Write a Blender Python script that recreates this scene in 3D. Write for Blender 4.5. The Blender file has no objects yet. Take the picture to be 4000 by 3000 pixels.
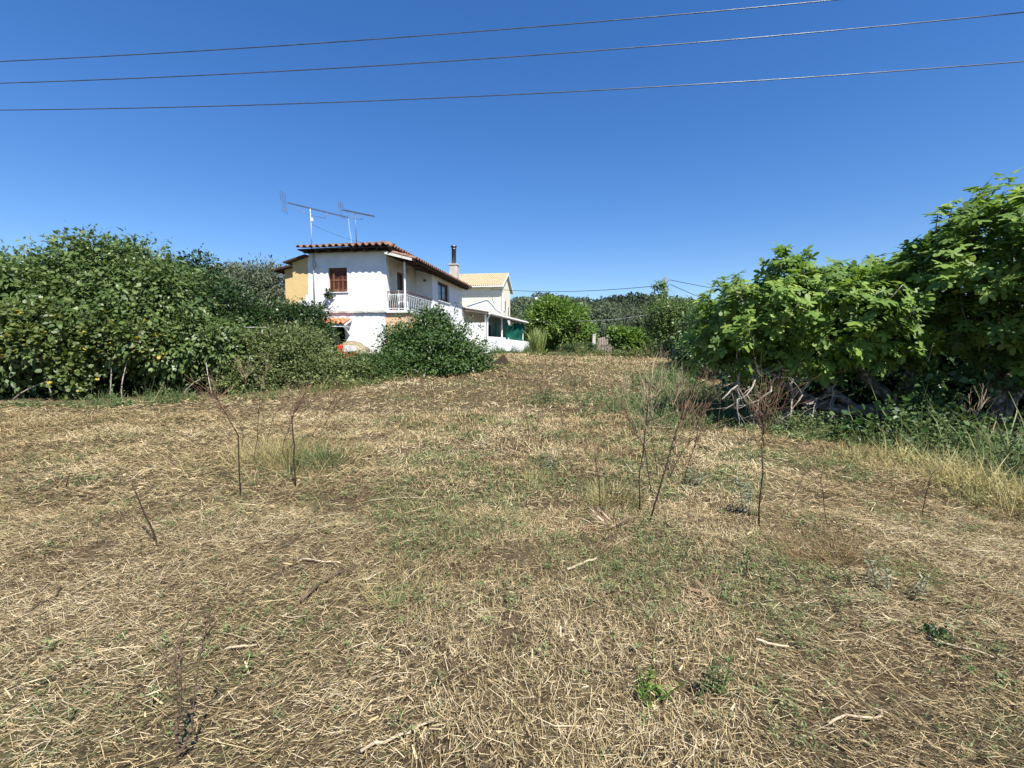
import bpy, bmesh, math, random
import numpy as np
from mathutils import Vector, Matrix

SC = bpy.context.scene
COL = SC.collection
R = math.radians
# ------------------------------------------------------------------ camera
FPX = 1850.0
PITCH = math.atan(150 / FPX)
CAM = np.array([0.0, 0.0, 1.6])
cd = bpy.data.cameras.new('camera')
cd.sensor_width = 36
cd.lens = 36 * FPX / 4000
cd.clip_start = 0.05
cd.clip_end = 4000
cam = bpy.data.objects.new('camera', cd)
cam.location = CAM
cam.rotation_euler = (math.pi / 2 - PITCH, 0, 0)
COL.objects.link(cam)
SC.camera = cam
# ------------------------------------------------------------------ sky, sun, exposure
SUN_EL = R(55)
SUN_AZ = R(180 - 30)          # clockwise from +Y: behind the camera, to its right
sx, sy, sz = math.sin(SUN_AZ) * math.cos(SUN_EL), math.cos(SUN_AZ) * math.cos(SUN_EL), math.sin(SUN_EL)
SUNV = np.array([sx, sy, sz])
w = bpy.data.worlds.new('World')
SC.world = w
w.use_nodes = True
nt = w.node_tree
sky = nt.nodes.new('ShaderNodeTexSky')
sky.sky_type = 'NISHITA'
sky.sun_disc = False
sky.sun_elevation = SUN_EL
sky.sun_rotation = SUN_AZ
sky.altitude = 0
sky.air_density = 1.0
sky.dust_density = 0.0
sky.ozone_density = 6.0
bg = nt.nodes['Background']
bg.inputs['Strength'].default_value = 0.096
hs = nt.nodes.new('ShaderNodeHueSaturation')
hs.inputs['Saturation'].default_value = 1.34
hs.inputs['Hue'].default_value = 0.512
gm = nt.nodes.new('ShaderNodeGamma')
gm.inputs['Gamma'].default_value = 0.82
nt.links.new(sky.outputs['Color'], gm.inputs['Color'])
nt.links.new(gm.outputs['Color'], hs.inputs['Color'])
nt.links.new(hs.outputs['Color'], bg.inputs['Color'])
sd = bpy.data.lights.new('sun', 'SUN')
sd.energy = 4.2
sd.angle = R(0.5)
sd.color = (1.0, 0.96, 0.90)
sun = bpy.data.objects.new('sun', sd)
sun.rotation_euler = Vector((sx, sy, sz)).to_track_quat('Z', 'Y').to_euler()
sun.location = (20, -20, 40)
COL.objects.link(sun)
SC.view_settings.view_transform = 'Standard'
SC.view_settings.look = 'None'
SC.view_settings.gamma = 1
SC.view_settings.exposure = 1.16
SC.view_settings.use_curve_mapping = False

# ------------------------------------------------------------------ helpers
rng = np.random.default_rng(7)
random.seed(7)


def ray(u, v):
    x = (u - 2000) / FPX
    up = (1500 - v) / FPX
    return np.array([x, math.cos(PITCH) + up * math.sin(PITCH), -math.sin(PITCH) + up * math.cos(PITCH)])


def P(u, v, Y):
    d = ray(u, v)
    return CAM + d * (Y / d[1])


def S(t):
    t = np.clip(t, 0, 1)
    return t * t * (3 - 2 * t)


VT = {}


def vnoise(x, y, s, seed=0):
    """smooth value noise 0..1"""
    if seed not in VT:
        VT[seed] = np.random.default_rng(seed).random((64, 64))
    T = VT[seed]
    x = np.asarray(x) / s + 1000
    y = np.asarray(y) / s + 1000
    xi = np.floor(x).astype(int)
    yi = np.floor(y).astype(int)
    fx = x - xi
    fy = y - yi
    fx = fx * fx * (3 - 2 * fx)
    fy = fy * fy * (3 - 2 * fy)
    a = T[xi % 64, yi % 64]
    b = T[(xi + 1) % 64, yi % 64]
    c = T[xi % 64, (yi + 1) % 64]
    d = T[(xi + 1) % 64, (yi + 1) % 64]
    return (a * (1 - fx) + b * fx) * (1 - fy) + (c * (1 - fx) + d * fx) * fy


def gz(x, y):
    """ground height"""
    x = np.asarray(x, float)
    y = np.asarray(y, float)
    wr = 1 - .75 * S((x - 2.5) / 4.5) * (1 - S((y - 18) / 14))
    wl = 1 - .7 * S((-x - 6) / 6) * (1 - S((y - 17) / 8))
    z = .95 * S((y - 11) / 12.5) * wr * wl
    z = z - .15 * S((x - 5) / 4) * (1 - S((y - 8) / 6))
    n = .018 * np.sin(x * 1.7 + y * .9) + .014 * np.sin(x * -1.1 + y * 2.3 + 1) + .010 * np.sin(x * 4.1 + y * 3.3 + 2) + .006 * np.sin(7.3 * x - 5.1 * y)
    n = n + (.045 * (vnoise(x, y, .75, 501) - .5) + .03 * (vnoise(x, y, .38, 502) - .5)) * (1 - S((y - 14) / 8))
    return z + n * (1 - S((y - 30) / 30))


def G(u, v):
    """point on the ground seen at a pixel"""
    d = ray(u, v)
    Y = 1.5
    while Y < 80:
        q = CAM + d * (Y / d[1])
        if q[2] <= gz(q[0], q[1]):
            break
        Y += .04
    q[2] = float(gz(q[0], q[1]))
    return q


# ---- materials
def newmat(name):
    m = bpy.data.materials.new(name)
    m.use_nodes = True
    n = m.node_tree.nodes
    return m, n, m.node_tree.links, n['Principled BSDF']


def ramp(n, stops):
    r = n.new('ShaderNodeValToRGB')
    cr = r.color_ramp
    cr.elements[0].position = stops[0][0]
    cr.elements[0].color = (*stops[0][1], 1)
    cr.elements[1].position = stops[-1][0]
    cr.elements[1].color = (*stops[-1][1], 1)
    for p, c in stops[1:-1]:
        e = cr.elements.new(p)
        e.color = (*c, 1)
    return r


def mat(name, stops, rough=.85, scale=6.0, detail=6, bump=.0, bscale=None, metal=0, spec=.3, stretch=None):
    """noise-varied surface colour, with fine relief"""
    m, n, l, b = newmat(name)
    tc = n.new('ShaderNodeTexCoord')
    mp = n.new('ShaderNodeMapping')
    if stretch:
        mp.inputs['Scale'].default_value = stretch
    l.new(tc.outputs['Object'], mp.inputs['Vector'])
    no = n.new('ShaderNodeTexNoise')
    no.inputs['Scale'].default_value = scale
    no.inputs['Detail'].default_value = detail
    no.inputs['Roughness'].default_value = .62
    l.new(mp.outputs[0], no.inputs['Vector'])
    if len(stops) == 1:
        stops = [(0.3, tuple(c * .85 for c in stops[0][1])), (.7, stops[0][1])]
    r = ramp(n, stops)
    l.new(no.outputs['Fac'], r.inputs[0])
    l.new(r.outputs[0], b.inputs['Base Color'])
    b.inputs['Roughness'].default_value = rough
    b.inputs['Metallic'].default_value = metal
    b.inputs['Specular IOR Level'].default_value = spec
    if bump:
        n2 = n.new('ShaderNodeTexNoise')
        n2.inputs['Scale'].default_value = bscale or scale * 4
        n2.inputs['Detail'].default_value = 5
        l.new(mp.outputs[0], n2.inputs['Vector'])
        bp = n.new('ShaderNodeBump')
        bp.inputs['Strength'].default_value = bump
        bp.inputs['Distance'].default_value = .02
        l.new(n2.outputs['Fac'], bp.inputs['Height'])
        l.new(bp.outputs[0], b.inputs['Normal'])
    return m


def leafmat(name, stops, trans=.3, rough=.45, spec=.35):
    """foliage: colour differs from leaf to leaf through the attribute rnd"""
    m, n, l, b = newmat(name)
    at = n.new('ShaderNodeAttribute')
    at.attribute_name = 'rnd'
    r = ramp(n, stops)
    l.new(at.outputs['Fac'], r.inputs[0])
    l.new(r.outputs[0], b.inputs['Base Color'])
    b.inputs['Roughness'].default_value = rough
    b.inputs['Specular IOR Level'].default_value = spec
    tr = n.new('ShaderNodeBsdfTranslucent')
    hs = n.new('ShaderNodeHueSaturation')
    hs.inputs['Value'].default_value = 1.5
    hs.inputs['Saturation'].default_value = 1.1
    l.new(r.outputs[0], hs.inputs['Color'])
    l.new(hs.outputs[0], tr.inputs['Color'])
    mx = n.new('ShaderNodeMixShader')
    mx.inputs[0].default_value = trans
    l.new(b.outputs[0], mx.inputs[1])
    l.new(tr.outputs[0], mx.inputs[2])
    l.new(mx.outputs[0], n['Material Output'].inputs['Surface'])
    return m


# ---- objects
def link(o, parent=None):
    COL.objects.link(o)
    if parent is not None:
        o.parent = parent
    return o


def tag(o, label=None, cat=None, group=None, kind=None):
    if label:
        o['label'] = label
    if cat:
        o['category'] = cat
    if group:
        o['group'] = group
    if kind:
        o['kind'] = kind
    return o


def thing(name, label, cat, loc=(0, 0, 0), rz=0, group=None):
    o = bpy.data.objects.new(name, None)
    o.empty_display_size = .2
    o.location = tuple(float(c) for c in loc)
    o.rotation_euler = (0, 0, rz)
    link(o)
    return tag(o, label, cat, group)


class MB:
    def __init__(self):
        self.v = []
        self.f = []

    def box(self, a, b, M=None):
        i = len(self.v)
        x0, y0, z0 = a
        x1, y1, z1 = b
        p = [(x0, y0, z0), (x1, y0, z0), (x1, y1, z0), (x0, y1, z0), (x0, y0, z1), (x1, y0, z1), (x1, y1, z1), (x0, y1, z1)]
        if M is not None:
            p = [tuple(M @ Vector(q)) for q in p]
        self.v += p
        self.f += [tuple(i + k for k in q) for q in ((0, 3, 2, 1), (4, 5, 6, 7), (0, 1, 5, 4), (1, 2, 6, 5), (2, 3, 7, 6), (3, 0, 4, 7))]
        return self

    def beam(self, a, b, wx, wz):
        """square-section bar from a to b"""
        a = Vector(a)
        b = Vector(b)
        d = (b - a)
        L = d.length
        d.normalize()
        up = Vector((0, 0, 1)) if abs(d.z) < .95 else Vector((0, 1, 0))
        s = d.cross(up).normalized()
        t = s.cross(d)
        M = Matrix(((s.x, d.x, t.x, a.x), (s.y, d.y, t.y, a.y), (s.z, d.z, t.z, a.z), (0, 0, 0, 1)))
        return self.box((-wx / 2, 0, -wz / 2), (wx / 2, L, wz / 2), M)

    def prism(self, poly, axis, d0, d1):
        """polygon in the two other axes, pushed along axis from d0 to d1"""
        i = len(self.v)
        n = len(poly)

        def mk(p, d):
            if axis == 'x':
                return (d, p[0], p[1])
            if axis == 'y':
                return (p[0], d, p[1])
            return (p[0], p[1], d)
        self.v += [mk(p, d0) for p in poly] + [mk(p, d1) for p in poly]
        self.f.append(tuple(range(i, i + n)))
        self.f.append(tuple(range(i + 2 * n - 1, i + n - 1, -1)))
        for k in range(n):
            self.f.append((i + k, i + n + k, i + n + (k + 1) % n, i + (k + 1) % n))
        return self

    def tube(self, pts, rad, n=6):
        pts = [Vector(p) for p in pts]
        if not hasattr(rad, '__len__'):
            rad = [rad] * len(pts)
        prev = None
        i0 = len(self.v)
        for k, p in enumerate(pts):
            d = (pts[min(k + 1, len(pts) - 1)] - pts[max(k - 1, 0)])
            if d.length < 1e-9:
                d = Vector((0, 0, 1))
            d.normalize()
            if prev is None:
                s = d.cross(Vector((0, 0, 1)) if abs(d.z) < .9 else Vector((1, 0, 0))).normalized()
            else:
                s = (prev - d * prev.dot(d)).normalized()
            prev = s
            t = d.cross(s)
            for j in range(n):
                a = 2 * math.pi * j / n
                self.v.append(tuple(p + (s * math.cos(a) + t * math.sin(a)) * rad[k]))
        for k in range(len(pts) - 1):
            for j in range(n):
                a = i0 + k * n + j
                b = i0 + k * n + (j + 1) % n
                self.f.append((a, b, b + n, a + n))
        self.f.append(tuple(i0 + j for j in range(n))[::-1])
        e = i0 + (len(pts) - 1) * n
        self.f.append(tuple(e + j for j in range(n)))
        return self

    def lathe(self, prof, c=(0, 0, 0), n=16):
        i0 = len(self.v)
        for r, z in prof:
            for j in range(n):
                a = 2 * math.pi * j / n
                self.v.append((c[0] + r * math.cos(a), c[1] + r * math.sin(a), c[2] + z))
        for k in range(len(prof) - 1):
            for j in range(n):
                a = i0 + k * n + j
                b = i0 + k * n + (j + 1) % n
                self.f.append((a, b, b + n, a + n))
        self.f.append(tuple(i0 + j for j in range(n))[::-1])
        e = i0 + (len(prof) - 1) * n
        self.f.append(tuple(e + j for j in range(n)))
        return self

    def mesh(self, name, m, smooth=False):
        me = bpy.data.meshes.new(name)
        me.from_pydata(self.v, [], self.f)
        me.materials.append(m)
        if smooth:
            me.polygons.foreach_set('use_smooth', [True] * len(me.polygons))
        me.update()
        return me

    def build(self, name, m, parent=None, smooth=False, bevel=0):
        o = bpy.data.objects.new(name, self.mesh(name, m, smooth))
        if bevel:
            bv = o.modifiers.new('bevel', 'BEVEL')
            bv.width = bevel
            bv.segments = 1
        return link(o, parent)


def npmesh(name, V, F, m, rnd=None, smooth=False):
    me = bpy.data.meshes.new(name)
    nf, k = F.shape
    me.vertices.add(len(V))
    me.vertices.foreach_set('co', np.ascontiguousarray(V, dtype=np.float32).ravel())
    me.loops.add(nf * k)
    me.loops.foreach_set('vertex_index', np.ascontiguousarray(F, dtype=np.int32).ravel())
    me.polygons.add(nf)
    me.polygons.foreach_set('loop_start', np.arange(nf, dtype=np.int32) * k)
    if smooth:
        me.polygons.foreach_set('use_smooth', np.ones(nf, dtype=bool))
    me.update(calc_edges=True)
    me.validate()
    if rnd is not None:
        a = me.attributes.new('rnd', 'FLOAT', 'POINT')
        a.data.foreach_set('value', np.ascontiguousarray(rnd, dtype=np.float32))
    me.materials.append(m)
    return me


def unit(a):
    return a / np.maximum(np.linalg.norm(a, axis=-1, keepdims=True), 1e-9)


# leaf shapes: x across, y along, z off the blade
OV = (np.array([(0, 0, 0), (.26, .28, .05), (.22, .66, .02), (0, 1, -.10), (-.22, .66, .02), (-.26, .28, .05)]), np.array([(0, 1, 2, 3), (0, 3, 4, 5)]))
NARROW = (np.array([(0, 0, 0), (.11, .3, .02), (.09, .68, .0), (0, 1, -.08), (-.09, .68, .0), (-.11, .3, .02)]), np.array([(0, 1, 2, 3), (0, 3, 4, 5)]))
ROUND = (np.array([(0, 0, 0), (.40, .2, .05), (.38, .7, .03), (0, 1, -.06), (-.38, .7, .03), (-.40, .2, .05)]), np.array([(0, 1, 2, 3), (0, 3, 4, 5)]))


SMALL = (np.array([(0, 0, 0), (.29, .45, .05), (0, 1, -.08), (-.29, .45, .05)]), np.array([(0, 1, 2, 3)]))
SMALLN = (np.array([(0, 0, 0), (.15, .45, .03), (0, 1, -.06), (-.15, .45, .03)]), np.array([(0, 1, 2, 3)]))
SMALLR = (np.array([(0, 0, 0), (.48, .45, .05), (0, 1, -.05), (-.48, .45, .05)]), np.array([(0, 1, 2, 3)]))
BLADE = (np.array([(-.5, 0, 0), (.5, 0, 0), (-.5, .4, .0), (.5, .4, .0), (-.35, .75, -.06), (.35, .75, -.06), (-.05, 1, -.18), (.05, 1, -.18)]), np.array([(0, 1, 3, 2), (2, 3, 5, 4), (4, 5, 7, 6)]))


def figshape():
    half = [(.03, .16), (.14, .0), (.30, -.02), (.33, .08), (.13, .24), (.36, .30), (.53, .48), (.47, .60), (.12, .46), (.19, .74), (.14, .93), (0, 1.02)]
    out = [(0, .1)] + half + [(-x, y) for x, y in half[-2::-1]]
    v = [(0, .38, .03)] + [(x, y, -.20 * (x * x) * 1.3 - .22 * max(0, y - .45) ** 2 + .04 * math.sin(9 * y)) for x, y in out]
    # petiole
    n = len(out)
    f = [(0, 1 + k, 1 + (k + 1) % n) for k in range(n)]
    i = len(v)
    v += [(-.012, -.25, -.03), (.012, -.25, -.03), (.012, .12, 0), (-.012, .12, 0)]
    f += [(i, i + 1, i + 2), (i, i + 2, i + 3)]
    return np.array(v), np.array(f)


FIG = figshape()


def leafarrays(pos, axis, nrm, size, shape):
    axis = unit(axis)
    side = unit(np.cross(axis, nrm))
    nn = np.cross(side, axis)
    T, F = shape
    V = pos[:, None, :] + size[:, None, None] * (T[None, :, 0:1] * side[:, None, :] + T[None, :, 1:2] * axis[:, None, :] + T[None, :, 2:3] * nn[:, None, :])
    k = len(T)
    FF = (F[None, :, :] + (np.arange(len(pos)) * k)[:, None, None]).reshape(-1, F.shape[1])
    return V.reshape(-1, 3), FF, (side, axis, nn)


def leafmesh(name, L, shape, m, parent, stuff=True, smooth=True):
    pos, axis, nrm, size, rnd = L
    V, F, _ = leafarrays(pos, axis, nrm, size, shape)
    me = npmesh(name, V, F, m, np.repeat(rnd, len(shape[0])), smooth)
    o = link(bpy.data.objects.new(name, me), parent)
    if stuff:
        o['kind'] = 'stuff'
    return o


def sub(L, k):
    return tuple(a[k] for a in L)


def join(*Ls):
    return tuple(np.concatenate(x) for x in zip(*Ls))


def blob(u, v, Y, ru, rv, rd=None):
    c = P(u, v, Y)
    s = Y / FPX
    return (c, np.array([ru * s, rd if rd else (ru + rv) * .5 * s, rv * s]))


def shell(blobs, n, r, lo=.72, hi=1.05, cut=.72):
    """points on the outer shell of a union of ellipsoids, with their outward directions"""
    A = np.array([(b[1][0] * b[1][2] + b[1][0] * b[1][1] + b[1][1] * b[1][2]) for b in blobs])
    pick = r.choice(len(blobs), n * 2, p=A / A.sum())
    C = np.array([b[0] for b in blobs])
    D = np.array([b[1] for b in blobs])
    d = unit(r.normal(size=(n * 2, 3)))
    lump = 1 + .22 * np.sin(d[:, 0] * 5 + pick * 1.3) * np.sin(d[:, 2] * 6 + pick) + .1 * r.normal(size=n * 2)
    k = (lo + (hi - lo) * r.random(n * 2) ** .6) * lump
    p = C[pick] + d * D[pick] * k[:, None]
    ok = np.ones(n * 2, bool)
    for j in range(len(blobs)):
        q = np.linalg.norm((p - C[j]) / D[j], axis=1)
        ok &= ~((q < cut) & (pick != j))
    ok &= p[:, 2] > gz(p[:, 0], p[:, 1]) + .03
    p = p[ok][:n]
    o = unit((d / D[pick])[ok][:n])
    return p, o


def volume(blobs, n, r):
    vol = np.array([b[1].prod() for b in blobs])
    pick = r.choice(len(blobs), n, p=vol / vol.sum())
    C = np.array([b[0] for b in blobs])
    D = np.array([b[1] for b in blobs])
    d = unit(r.normal(size=(n, 3))) * (r.random((n, 1)) ** (1 / 3)) * .85
    p = C[pick] + d * D[pick]
    ok = p[:, 2] > gz(p[:, 0], p[:, 1]) + .02
    return p[ok]


def foliage(blobs, ncl, per, rc, size, seed, droop=.35, up=.6, inner=0, innersize=1.6, lo=.72, cut=.72, yellow=0, jit=.36):
    """leaves in clumps over the shell of the crown, plus leaves inside"""
    r = np.random.default_rng(seed)
    c, o = shell(blobs, ncl, r, lo=lo, cut=cut)
    n = len(c)
    crnd = r.random(n)
    k = np.repeat(np.arange(n), per)
    off = r.normal(size=(len(k), 3)) * rc * .55
    pos = c[k] + off
    ax = unit(unit(off) * .8 + o[k] * .7 + r.normal(size=(len(k), 3)) * .5 - np.array([0, 0, droop]))
    nr = unit(o[k] * .45 + np.array([0, 0, up * .7]) + .5 * SUNV + r.normal(size=(len(k), 3)) * .42)
    sz = size * (1 + jit * r.normal(size=len(k))).clip(.45, 1.7)
    rn = (.25 * crnd[k] + .75 * r.random(len(k)) * (1 - yellow * 0)).clip(0, 1) * .9
    L = (pos, ax, nr, sz, rn)
    if inner:
        p = volume(blobs, inner, r)
        m = len(p)
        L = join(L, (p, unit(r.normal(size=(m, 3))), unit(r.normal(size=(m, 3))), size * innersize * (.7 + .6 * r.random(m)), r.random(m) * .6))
    ok = L[0][:, 2] > gz(L[0][:, 0], L[0][:, 1]) + .02
    return sub(L, ok)


def shoots(blobs, n, length, per, size, seed, upb=.9, low=.1, jit=.05):
    """leafy shoots that break the outline of a crown"""
    r = np.random.default_rng(seed)
    c, o = shell(blobs, n * 3, r, lo=.85, cut=.9)
    k = np.where(o[:, 2] > low)[0][:n]
    c, o = c[k], o[k]
    d = unit(o + np.array([0, 0, upb]) + r.normal(size=o.shape) * .35)
    i = np.repeat(np.arange(len(c)), per)
    m = len(i)
    ln = length * r.uniform(.4, 1.3, len(c))
    t = r.random(m)
    p = c[i] + d[i] * (ln[i] * t)[:, None] + r.normal(size=(m, 3)) * jit
    p[:, 2] -= .25 * ln[i] * t * t
    ax = unit(d[i] * .5 + r.normal(size=(m, 3)) * .7 - np.array([0, 0, .35]))
    nr = unit(r.normal(size=(m, 3)) * .5 + np.array([0, -.2, .9]))
    return (p, ax, nr, size * r.uniform(.5, 1.2, m) * (1.1 - .4 * t), r.uniform(.2, 1, m))


def rosettes(blobs, ntip, per, size, seed, lo=.72, cut=.7):
    """fig growth: leaves radiate from shoot tips"""
    r = np.random.default_rng(seed)
    c, o = shell(blobs, ntip, r, lo=.6, hi=1.2, cut=cut)
    n = len(c)
    shoot = unit(o * .8 + np.array([0, 0, .75]) + r.normal(size=(n, 3)) * .25)
    k = np.repeat(np.arange(n), per)
    m = len(k)
    rad = unit(np.cross(shoot[k], r.normal(size=(m, 3))))
    lift = r.uniform(-.25, .9, m)[:, None]
    ax = unit(rad + shoot[k] * lift)
    along = r.uniform(-.16, .05, m)[:, None]
    pos = c[k] + shoot[k] * along + ax * .05
    ax = unit(ax - np.array([0, 0, .25]))
    nr = unit(shoot[k] * .8 - rad * lift * .6 + .55 * SUNV + r.normal(size=(m, 3)) * .24)
    sz = size * r.uniform(.6, 1.2, m)
    rn = (r.random(n)[k] * .35 + r.random(m) * .6)
    ok = pos[:, 2] > gz(pos[:, 0], pos[:, 1]) + .1
    return sub((pos, ax, nr, sz, rn), ok), c, shoot


def pick_visible(L, n, cell=18):
    """indices of the n leaves that show largest: nearest in their direction"""
    p = L[0] - CAM
    d = p[:, 1]
    u = p[:, 0] / d * FPX
    v = p[:, 2] / d * FPX
    key = np.floor(u / cell).astype(int) * 4096 + np.floor(v / cell).astype(int)
    order = np.lexsort((d, key))
    first = np.ones(len(order), bool)
    first[1:] = key[order][1:] != key[order][:-1]
    vis = order[first]
    vis = vis[(np.abs(u[vis]) < 2010)]
    return vis[np.argsort(-(L[3] / d)[vis])][:n]


def leafparts(L, idx, shape, m, parent, name='leaf'):
    """each chosen leaf an object of its own, sharing a few meshes"""
    meshes = []
    for j in range(8):
        meshes.append(npmesh(name, shape[0], shape[1], m, np.full(len(shape[0]), (j + .5) / 8 * .95), True))
    pos, axis, nrm, size, rnd = sub(L, idx)
    _, _, (s, a, nn) = leafarrays(pos, axis, nrm, size, shape)
    inv = parent.matrix_world.inverted() if False else None
    base = np.array(parent.location)
    for i in range(len(pos)):
        o = bpy.data.objects.new(name, meshes[min(7, int(rnd[i] * 8))])
        z = float(size[i])
        M = Matrix(((s[i][0] * z, a[i][0] * z, nn[i][0] * z, pos[i][0] - base[0]), (s[i][1] * z, a[i][1] * z, nn[i][1] * z, pos[i][1] - base[1]), (s[i][2] * z, a[i][2] * z, nn[i][2] * z, pos[i][2] - base[2]), (0, 0, 0, 1)))
        o.matrix_basis = M
        link(o, parent)


def rel(L, base):
    return (L[0] - np.array(base),) + tuple(L[1:])


def wob(a, b, n, amp, r):
    a = np.array(a, float)
    b = np.array(b, float)
    t = np.linspace(0, 1, n)[:, None]
    p = a + (b - a) * t
    o = np.cumsum(r.normal(size=(n, 3)), axis=0) * amp
    o -= o[0] + (o[-1] - o[0]) * t
    return p + o


def twig(mb, a, d, L, r0, depth, r, spread=.7, n=5, sides=5, upb=.15, kids=3):
    """branching bare twig"""
    d = unit(np.array(d, float))
    p = [np.array(a, float)]
    dd = d.copy()
    for k in range(n):
        dd = unit(dd + r.normal(size=3) * .13 + np.array([0, 0, upb * .3]))
        p.append(p[-1] + dd * L / n)
    rad = np.linspace(r0, r0 * .45, len(p))
    mb.tube(p, rad, sides)
    if depth > 0:
        for j in range(kids):
            k = r.integers(max(1, n // 3), n + 1)
            nd = unit(dd + r.normal(size=3) * spread + np.array([0, 0, upb]))
            twig(mb, p[k], nd, L * r.uniform(.4, .75), rad[k] * .7, depth - 1, r, spread, max(3, n - 1), max(3, sides - 1), upb, kids)


# ------------------------------------------------------------------ materials
M_ = {}
M_['ground'] = None


def ground_material():
    m, n, l, b = newmat('dry_mown_ground')
    tc = n.new('ShaderNodeTexCoord')

    def noise(scale, detail=8, rough=.65, st=None, rot=0):
        mp = n.new('ShaderNodeMapping')
        if st:
            mp.inputs['Scale'].default_value = st
        mp.inputs['Rotation'].default_value = (0, 0, rot)
        l.new(tc.outputs['Object'], mp.inputs['Vector'])
        t = n.new('ShaderNodeTexNoise')
        t.inputs['Scale'].default_value = scale
        t.inputs['Detail'].default_value = detail
        t.inputs['Roughness'].default_value = rough
        l.new(mp.outputs[0], t.inputs['Vector'])
        return t

    fine = noise(14, 10, .75, (1, 3.0, 1), R(20))
    fine2 = noise(30, 8, .75, (1, .28, 1), R(-35))
    r1 = ramp(n, [(.30, (.016, .012, .008)), (.45, (.060, .044, .025)), (.58, (.17, .127, .07)), (.74, (.40, .31, .18))])  # darkened, like the next ramp, to stand in for shadow among straw
    l.new(fine.outputs['Fac'], r1.inputs[0])
    r2 = ramp(n, [(.32, (.018, .014, .009)), (.5, (.075, .055, .031)), (.7, (.29, .22, .125))])
    l.new(fine2.outputs['Fac'], r2.inputs[0])
    mx = n.new('ShaderNodeMixRGB')
    mx.inputs[0].default_value = .5
    l.new(r1.outputs[0], mx.inputs[1])
    l.new(r2.outputs[0], mx.inputs[2])
    pat = noise(.42, 6, .6)
    rp = ramp(n, [(.52, (0, 0, 0)), (.68, (.55, .55, .55))])
    l.new(pat.outputs['Fac'], rp.inputs[0])
    g = n.new('ShaderNodeMixRGB')
    g.inputs[2].default_value = (.115, .125, .055, 1)
    l.new(rp.outputs[0], g.inputs[0])
    l.new(mx.outputs[0], g.inputs[1])
    pat2 = noise(.75, 5, .6)
    rp2 = ramp(n, [(.58, (0, 0, 0)), (.72, (.35, .35, .35))])
    l.new(pat2.outputs['Fac'], rp2.inputs[0])
    e = n.new('ShaderNodeMixRGB')
    e.inputs[2].default_value = (.13, .098, .064, 1)
    l.new(rp2.outputs[0], e.inputs[0])
    l.new(g.outputs[0], e.inputs[1])
    l.new(e.outputs[0], b.inputs['Base Color'])
    b.inputs['Roughness'].default_value = .95
    b.inputs['Specular IOR Level'].default_value = .1
    bp = n.new('ShaderNodeBump')
    bp.inputs['Strength'].default_value = .8
    bp.inputs['Distance'].default_value = .03
    l.new(fine.outputs['Fac'], bp.inputs['Height'])
    bp2 = n.new('ShaderNodeBump')
    bp2.inputs['Strength'].default_value = .7
    bp2.inputs['Distance'].default_value = .02
    l.new(fine2.outputs['Fac'], bp2.inputs['Height'])
    l.new(bp.outputs[0], bp2.inputs['Normal'])
    l.new(bp2.outputs[0], b.inputs['Normal'])
    return m


M_['ground'] = ground_material()
M_['hill'] = mat('wooded_hillside', [(.3, (.022, .035, .014)), (.7, (.06, .075, .03))], scale=.08, rough=1)
M_['straw'] = leafmat('straw', [(0, (0.034, 0.024, 0.014)), (.14, (0.126, 0.088, 0.045)), (.30, (0.281, 0.204, 0.099)), (.50, (0.485, 0.373, 0.194)), (.62, (.57, .46, .27)), (.70, (.63, .53, .345)), (.715, (0.053, 0.075, 0.024)), (.86, (0.175, 0.205, 0.069)), (1, (0.136, 0.182, 0.086))], trans=.12, rough=.7, spec=.2)
M_['fig'] = leafmat('fig_leaf', [(0, (0.077, 0.131, 0.030)), (.35, (0.122, 0.205, 0.040)), (.7, (0.210, 0.306, 0.060)), (1, (0.354, 0.427, 0.101))], trans=.32, rough=.5, spec=.28)
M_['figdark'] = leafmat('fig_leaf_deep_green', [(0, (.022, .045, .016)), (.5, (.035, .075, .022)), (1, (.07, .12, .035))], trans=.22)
M_['mulb'] = leafmat('hedge_tree_leaf', [(0, (0.044, 0.076, 0.023)), (.4, (0.080, 0.130, 0.034)), (.75, (0.139, 0.191, 0.055)), (1, (0.248, 0.273, 0.111))], trans=.25, rough=.42)
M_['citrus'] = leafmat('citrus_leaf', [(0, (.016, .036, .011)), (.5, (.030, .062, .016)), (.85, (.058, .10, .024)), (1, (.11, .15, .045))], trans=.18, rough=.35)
M_['olive'] = leafmat('olive_leaf', [(0, (0.055, 0.068, 0.039)), (.5, (0.110, 0.132, 0.072)), (1, (0.220, 0.242, 0.154))], trans=.15)
M_['bramble'] = leafmat('bramble_leaf', [(0, (0.039, 0.061, 0.020)), (.35, (0.082, 0.110, 0.034)), (.62, (0.146, 0.180, 0.058)), (.8, (0.213, 0.232, 0.078)), (.93, (0.321, 0.313, 0.088)), (1, (0.262, 0.174, 0.066))], trans=.2, rough=.55)
M_['vine'] = leafmat('yellowing_vine_leaf', [(0, (.05, .075, .02)), (.5, (.12, .16, .04)), (.72, (.24, .24, .055)), (.85, (.50, .36, .04)), (1, (.45, .20, .04))], trans=.3)
M_['shrub'] = leafmat('shrub_leaf', [(0, (0.026, 0.058, 0.017)), (.5, (0.054, 0.102, 0.026)), (.85, (0.102, 0.162, 0.043)), (1, (0.180, 0.228, 0.084))], trans=.22, rough=.38)
M_['bright'] = leafmat('bright_leaf', [(0, (0.051, 0.098, 0.017)), (.5, (0.108, 0.184, 0.030)), (1, (0.215, 0.299, 0.057))], trans=.3)
M_['reed'] = leafmat('reed_blade', [(0, (.10, .15, .03)), (.6, (.22, .30, .08)), (1, (.40, .42, .17))], trans=.3)
M_['weed'] = leafmat('weed_leaf', [(0, (.04, .07, .022)), (.45, (.085, .135, .042)), (.78, (.16, .21, .075)), (1, (.34, .31, .15))], trans=.25, rough=.6)
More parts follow.
